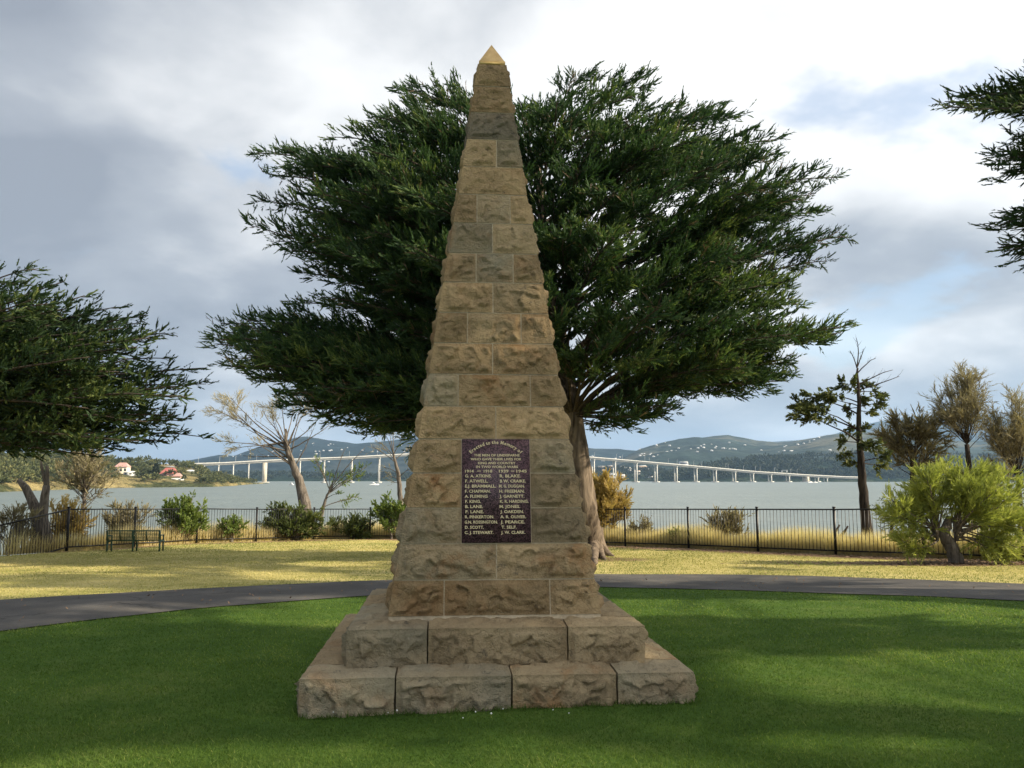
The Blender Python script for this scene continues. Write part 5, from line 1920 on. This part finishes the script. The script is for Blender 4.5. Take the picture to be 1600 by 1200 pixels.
def house(label, u, vb, Y, wpx, hpx, wall, roof, rise=0.45, two=False, rz=None):
    HS.append((u, wpx, Y))
    p = at(u, vb, Y)
    w = wpx / FPX * Y
    h = hpx / FPX * Y
    d = max(6.0, w * 0.7)
    r = empty('house', p, label, 'house', rz=rng.uniform(-0.25, 0.25) if rz is None else rz)
    rh = h * rise
    m_ = MB()
    m_.box((0, 0, (h - rh) / 2 - 2.0), (w, d, h - rh + 4.0))
    m_.build('wall', HW_[wall], r)
    m_ = MB()
    z0_, e = h - rh, 0.6
    A = [(-w / 2 - e, -d / 2 - e, z0_), (w / 2 + e, -d / 2 - e, z0_), (w / 2 + e, d / 2 + e, z0_), (-w / 2 - e, d / 2 + e, z0_), (-w / 2 + d * 0.35, 0, h), (w / 2 - d * 0.35, 0, h)]
    m_.add(A, [[0, 1, 5, 4], [2, 3, 4, 5]])
    m_.add(A, [[1, 2, 5], [3, 0, 4], ])
    m_.add(A, [[3, 2, 1, 0]])
    m_.build('roof', RF_[roof], r)
    nw = max(2, int(w / 3.6))
    for row in range(2 if two else 1):
        zz = (h - rh) * (0.5 if not two else (0.28 + 0.46 * row))
        for k in range(nw):
            x = -w / 2 + w * (k + 0.5) / nw
            m_ = MB()
            m_.box((x, -d / 2 - 0.03, zz), (w / nw * 0.5, 0.12, (h - rh) * (0.42 if not two else 0.24)))
            m_.build('window', PANE, r)
    return r


house('tall cream two-storey house on the left shore beside the cypress twigs', 191, 747, 800, 19, 24, 'cream', 'pink', 0.28, True)
house('long low white house on the left shore, right of the cream one', 204, 743, 790, 17, 7, 'white', 'white', 0.25)
house('red-roofed house among trees on the left shore', 265, 748, 830, 25, 17, 'brick', 'red', 0.55)
house('pink-brick house with faded tile roof right of the red roof', 277, 750, 825, 13, 11, 'brick', 'pink', 0.5)
house('low white house in the trees below the red roof', 276, 753, 800, 17, 6, 'white', 'white', 0.25)
house('grey-roofed long house on the left shore crest', 263, 734, 960, 24, 6, 'grey', 'grey', 0.55)
house('white house highest on the left shore near the bridge end', 251, 730, 985, 8, 5, 'white', 'white', 0.3)
house('white cottage at the bridge end of the left shore', 298, 740, 930, 12, 6, 'white', 'white', 0.35)
house('cream house above the bay seen through the left cypress limbs', 140, 717, 850, 9, 10, 'cream', 'white', 0.35, True)
house('white house on the shore seen between grey twigs at far left', 118, 752, 740, 8, 9, 'white', 'grey', 0.35)

# the town across the river: pale buildings below the bridge and dots of houses on the hillsides
TW = {'pale': plain('town_pale', (0.60, 0.58, 0.54), 0.9, 0, 0.05, 0.05), 'tan': plain('town_tan', (0.50, 0.37, 0.27), 0.9, 0, 0.05, 0.05), 'whit': plain('town_white', (0.60, 0.60, 0.60), 0.9, 0, 0.05, 0.05)}


def block(u, vt, vb, wpx, Y, mat, label):
    p = at(u, vb, Y)
    h = at(u, vt, Y)[2] - p[2]
    w = wpx / FPX * Y
    r = empty('town_building', p, label, 'building', 'buildings on the far shore below the bridge', rng.uniform(-0.3, 0.3))
    m_ = MB()
    m_.box((0, 0, h / 2 - 6), (w, w * 0.6, h + 12))
    m_.build('wall', TW[mat], r)
    m_ = MB()
    m_.box((0, 0, h + 1.0), (w * 1.04, w * 0.64, 2.0), 0, 0.8)
    m_.build('roof', TW['tan' if mat == 'pale' else 'pale'], r)
    nf = max(1, int(h / 7))
    for k in range(nf):
        m_ = MB()
        m_.box((0, -w * 0.3 - 0.15, h * (k + 0.5) / nf), (w * 0.86, 0.5, h / nf * 0.4))
        m_.build('window_band', PANE, r)


for (u, vt, vb, w_, Y, mt, lb_) in [
        (955, 740, 750, 15, 2420, 'whit', 'low white shed on the far waterfront beside the golden bush'), (970, 742, 750, 12, 2420, 'whit', 'low white shed on the far waterfront under the bridge, second from the golden bush'),
        (940, 729, 735, 12, 2700, 'tan', 'tan block on the far shore just right of the cypress trunk'), (954, 728, 736, 10, 2700, 'tan', 'tan block on the far shore above the white sheds'),
        (973, 729, 737, 7, 2650, 'whit', 'tall narrow white block on the far shore above the waterfront'), (982, 731, 738, 8, 2650, 'whit', 'white block on the far shore left of the tan terrace'),
        (1001, 728, 734, 16, 2750, 'tan', 'long tan terrace on the far shore between two bridge piers'), (1010, 730, 737, 8, 2700, 'pale', 'pale block at the right end of the tan terrace'),
        (996, 736, 739, 8, 2500, 'pale', 'low pale building on the far shore under the tan terrace'), (1016, 744, 749, 7, 2420, 'pale', 'low pale waterfront building right of the white sheds'),
        (1068, 722, 726, 13, 2900, 'whit', 'white building peeping above the bridge deck right of centre')]:
    block(u, vt, vb, w_, Y, mt, lb_)

dot_me = None


def dots(n, hf, u0, u1, d0, d1, label, group, w=16.0, seed=1, vmax=None):
    global dot_me
    rg = np.random.default_rng(seed)
    c = 0
    for _ in range(n * 3):
        if c >= n:
            break
        u, d = rg.uniform(u0, u1), rg.uniform(d0, d1)
        cl_ = float(vnoise([[u * 0.03, d * 0.004, 3.0]], seed)[0])
        if cl_ < -0.05:
            continue
        z = hf(u, d)
        x = at(u, 748, d)[0]
        if dot_me is None:
            m_ = MB()
            m_.box((0, 0, 0.15), (1.0, 0.7, 0.5))
            m_.add([(-.54, -.38, .40), (.54, -.38, .40), (.54, .38, .40), (-.54, .38, .40), (-.3, 0, .62), (.3, 0, .62)], [[0, 1, 5, 4], [2, 3, 4, 5]])
            m_.add([(.54, -.38, .40), (.54, .38, .40), (.3, 0, .62), (-.54, .38, .40), (-.54, -.38, .40), (-.3, 0, .62)], [[0, 1, 2], [3, 4, 5]])
            o = m_.build('far_house', TW['whit'])
            dot_me = o.data
        else:
            o = obj('far_house', dot_me)
        o.location = (x, d, z + 1.5)
        s_ = w * rg.uniform(0.7, 1.5)
        o.scale = (s_, s_, s_ * 0.8)
        o.rotation_euler = (0, 0, rg.uniform(-0.6, 0.6))
        tag(o, label, 'house', group)
        c += 1


dots(46, hL, 330, 640, 3500, 4700, 'tiny pale house scattered on the far blue hillside left of the obelisk', 'houses on the left hillside', 7, 1)
dots(26, hL, 915, 1010, 3400, 4300, 'tiny pale house low on the far hillside just right of the cypress trunk', 'houses on the hillside by the trunk', 7, 2)
dots(64, hR, 1000, 1340, 2950, 3900, 'tiny pale house dotted over the far hillside above the right half of the bridge', 'houses on the right hillside', 7, 3)

# ------------------------------------------------------------------ trees on the far shores, read as one mass
FARL = leaf_mat('far_tree_foliage', (0.040, 0.050, 0.020), (0.105, 0.120, 0.045), 0.2, (0.22, 0.21, 0.08))
DKL = leaf_mat('far_dark_foliage', (0.014, 0.024, 0.014), (0.040, 0.055, 0.026), 0.2, (0.08, 0.09, 0.04))


def wood(name, spots, mat, label, rg, per=26):
    P, D, L, T = [], [], [], []
    for (x, y, z, r) in spots:
        n = per
        d = nrm(rg.normal(0, 1, (n, 3)))
        d[:, 2] = np.abs(d[:, 2]) * 0.9 - 0.15
        pp = np.array([x, y, z + r * 0.75]) + d * r * rg.uniform(0.5, 1.0, (n, 1)) * np.array([1, 1, 0.9])
        P.append(pp)
        D.append(nrm(d + UP * 0.4))
        L.append(np.full(n, r * 0.55))
        T.append(np.clip(rg.uniform(0.1, 0.9) + rg.normal(0, 0.12, n), 0, 1))
    Q, F, tt_ = leaflets(np.concatenate(P), np.concatenate(D), np.concatenate(L), 5, float(np.mean([s[3] for s in spots])) * 0.34, rg, 1.0, 0.7, np.concatenate(T), 0.28)
    o = obj(name, mesh(name, Q, F, tt_), mat)
    tag(o, label, 'trees', kind='stuff')


rg = np.random.default_rng(77)
sp = []
for k in range(1150):
    u = rg.uniform(-150, 400)
    s0_ = float(shore_d(u))
    k_ = 1.0 if u < 300 else max(0.12, (425 - u) / 125.0)
    d = s0_ + (12 + 250 * rg.random() ** 1.25) * k_
    x = at(u, 748, d)[0]
    # leave the house fronts open
    if any(abs(u - hu) < hw__ / 2 + 4 and d < hy + 6 for hu, hw__, hy in HS) and rg.random() < 0.93:
        continue
    sp.append((x, d, pen_z(u, d), rg.uniform(2.0, 4.8) * (0.7 + 0.3 * k_)))
wood('shore_trees', sp, FARL, 'mixed olive and dark trees covering the left shore between the houses', rg, 22)
sp = []
for k in range(900):
    u, d = rg.uniform(1040, 1700), 2110 + 340 * rg.random() ** 1.3
    sp.append((at(u, 748, d)[0], d, hD(u, d) - 1.0, rg.uniform(7, 13)))
for k in range(200):
    u, d = rg.uniform(900, 1130), 2390 + 330 * rg.random()
    sp.append((at(u, 748, d)[0], d, hT(u, d) - 1.0, rg.uniform(6, 10)))
for k in range(260):
    u, d = rg.uniform(330, 700), 2540 + 250 * rg.random()
    sp.append((at(u, 748, d)[0], d, hF(u, d) - 1.0, rg.uniform(6, 10)))
wood('far_woods', sp, DKL, 'dark distant woods along the far river shore', rg, 14)
# the pointed conifer standing before the houses
cn = at(243, 753, 775)
rt = empty('conifer', cn, 'dark pointed conifer between the cream and red-roofed houses on the left shore', 'tree')
P, D = [], []
for k in range(420):
    h_ = rg.random() ** 0.8
    a = rg.random() * 2 * PI
    rr_ = (1 - h_) * 4.6 * rg.uniform(0.4, 1) + 0.2
    P.append((math.cos(a) * rr_, math.sin(a) * rr_, 2 + h_ * 15.0))
    D.append((math.cos(a), math.sin(a), 0.15))
Q, F, tt_ = leaflets(np.array(P), np.array(D), np.full(420, 1.5), 6, 0.6, rg, 0.8, 0.6, None, 0.2)
obj('crown', mesh('crown', Q, F, tt_), DKL, rt)
m_ = MB()
m_.tube([(0, 0, -2), (0, 0, 8), (0, 0, 17)], [0.5, 0.35, 0.08], 6)
m_.build('trunk', DARK_BARK, rt)

# ------------------------------------------------------------------ haze over the river
HZ, N, b, out = new_mat('river_haze')
N.t.nodes.remove(b)
vol = N.n('ShaderNodeVolumePrincipled')
vol.inputs['Color'].default_value = (0.42, 0.66, 1.0, 1)
vol.inputs['Density'].default_value = 6.5e-5
vol.inputs['Anisotropy'].default_value = 0.2
N.link(vol.outputs[0], out.inputs['Volume'])
hb = MB()
hb.box((0, 5500, 400), (42000, 24000, 830))
ho = hb.build('haze', HZ)
tag(ho, 'thin pale blue haze over the river and the far hills', 'haze', kind='stuff')
print('objects', len(bpy.data.objects), 'tris', sum(len(o.data.loops) - 2 * len(o.data.polygons) for o in bpy.data.objects if o.type == 'MESH'))
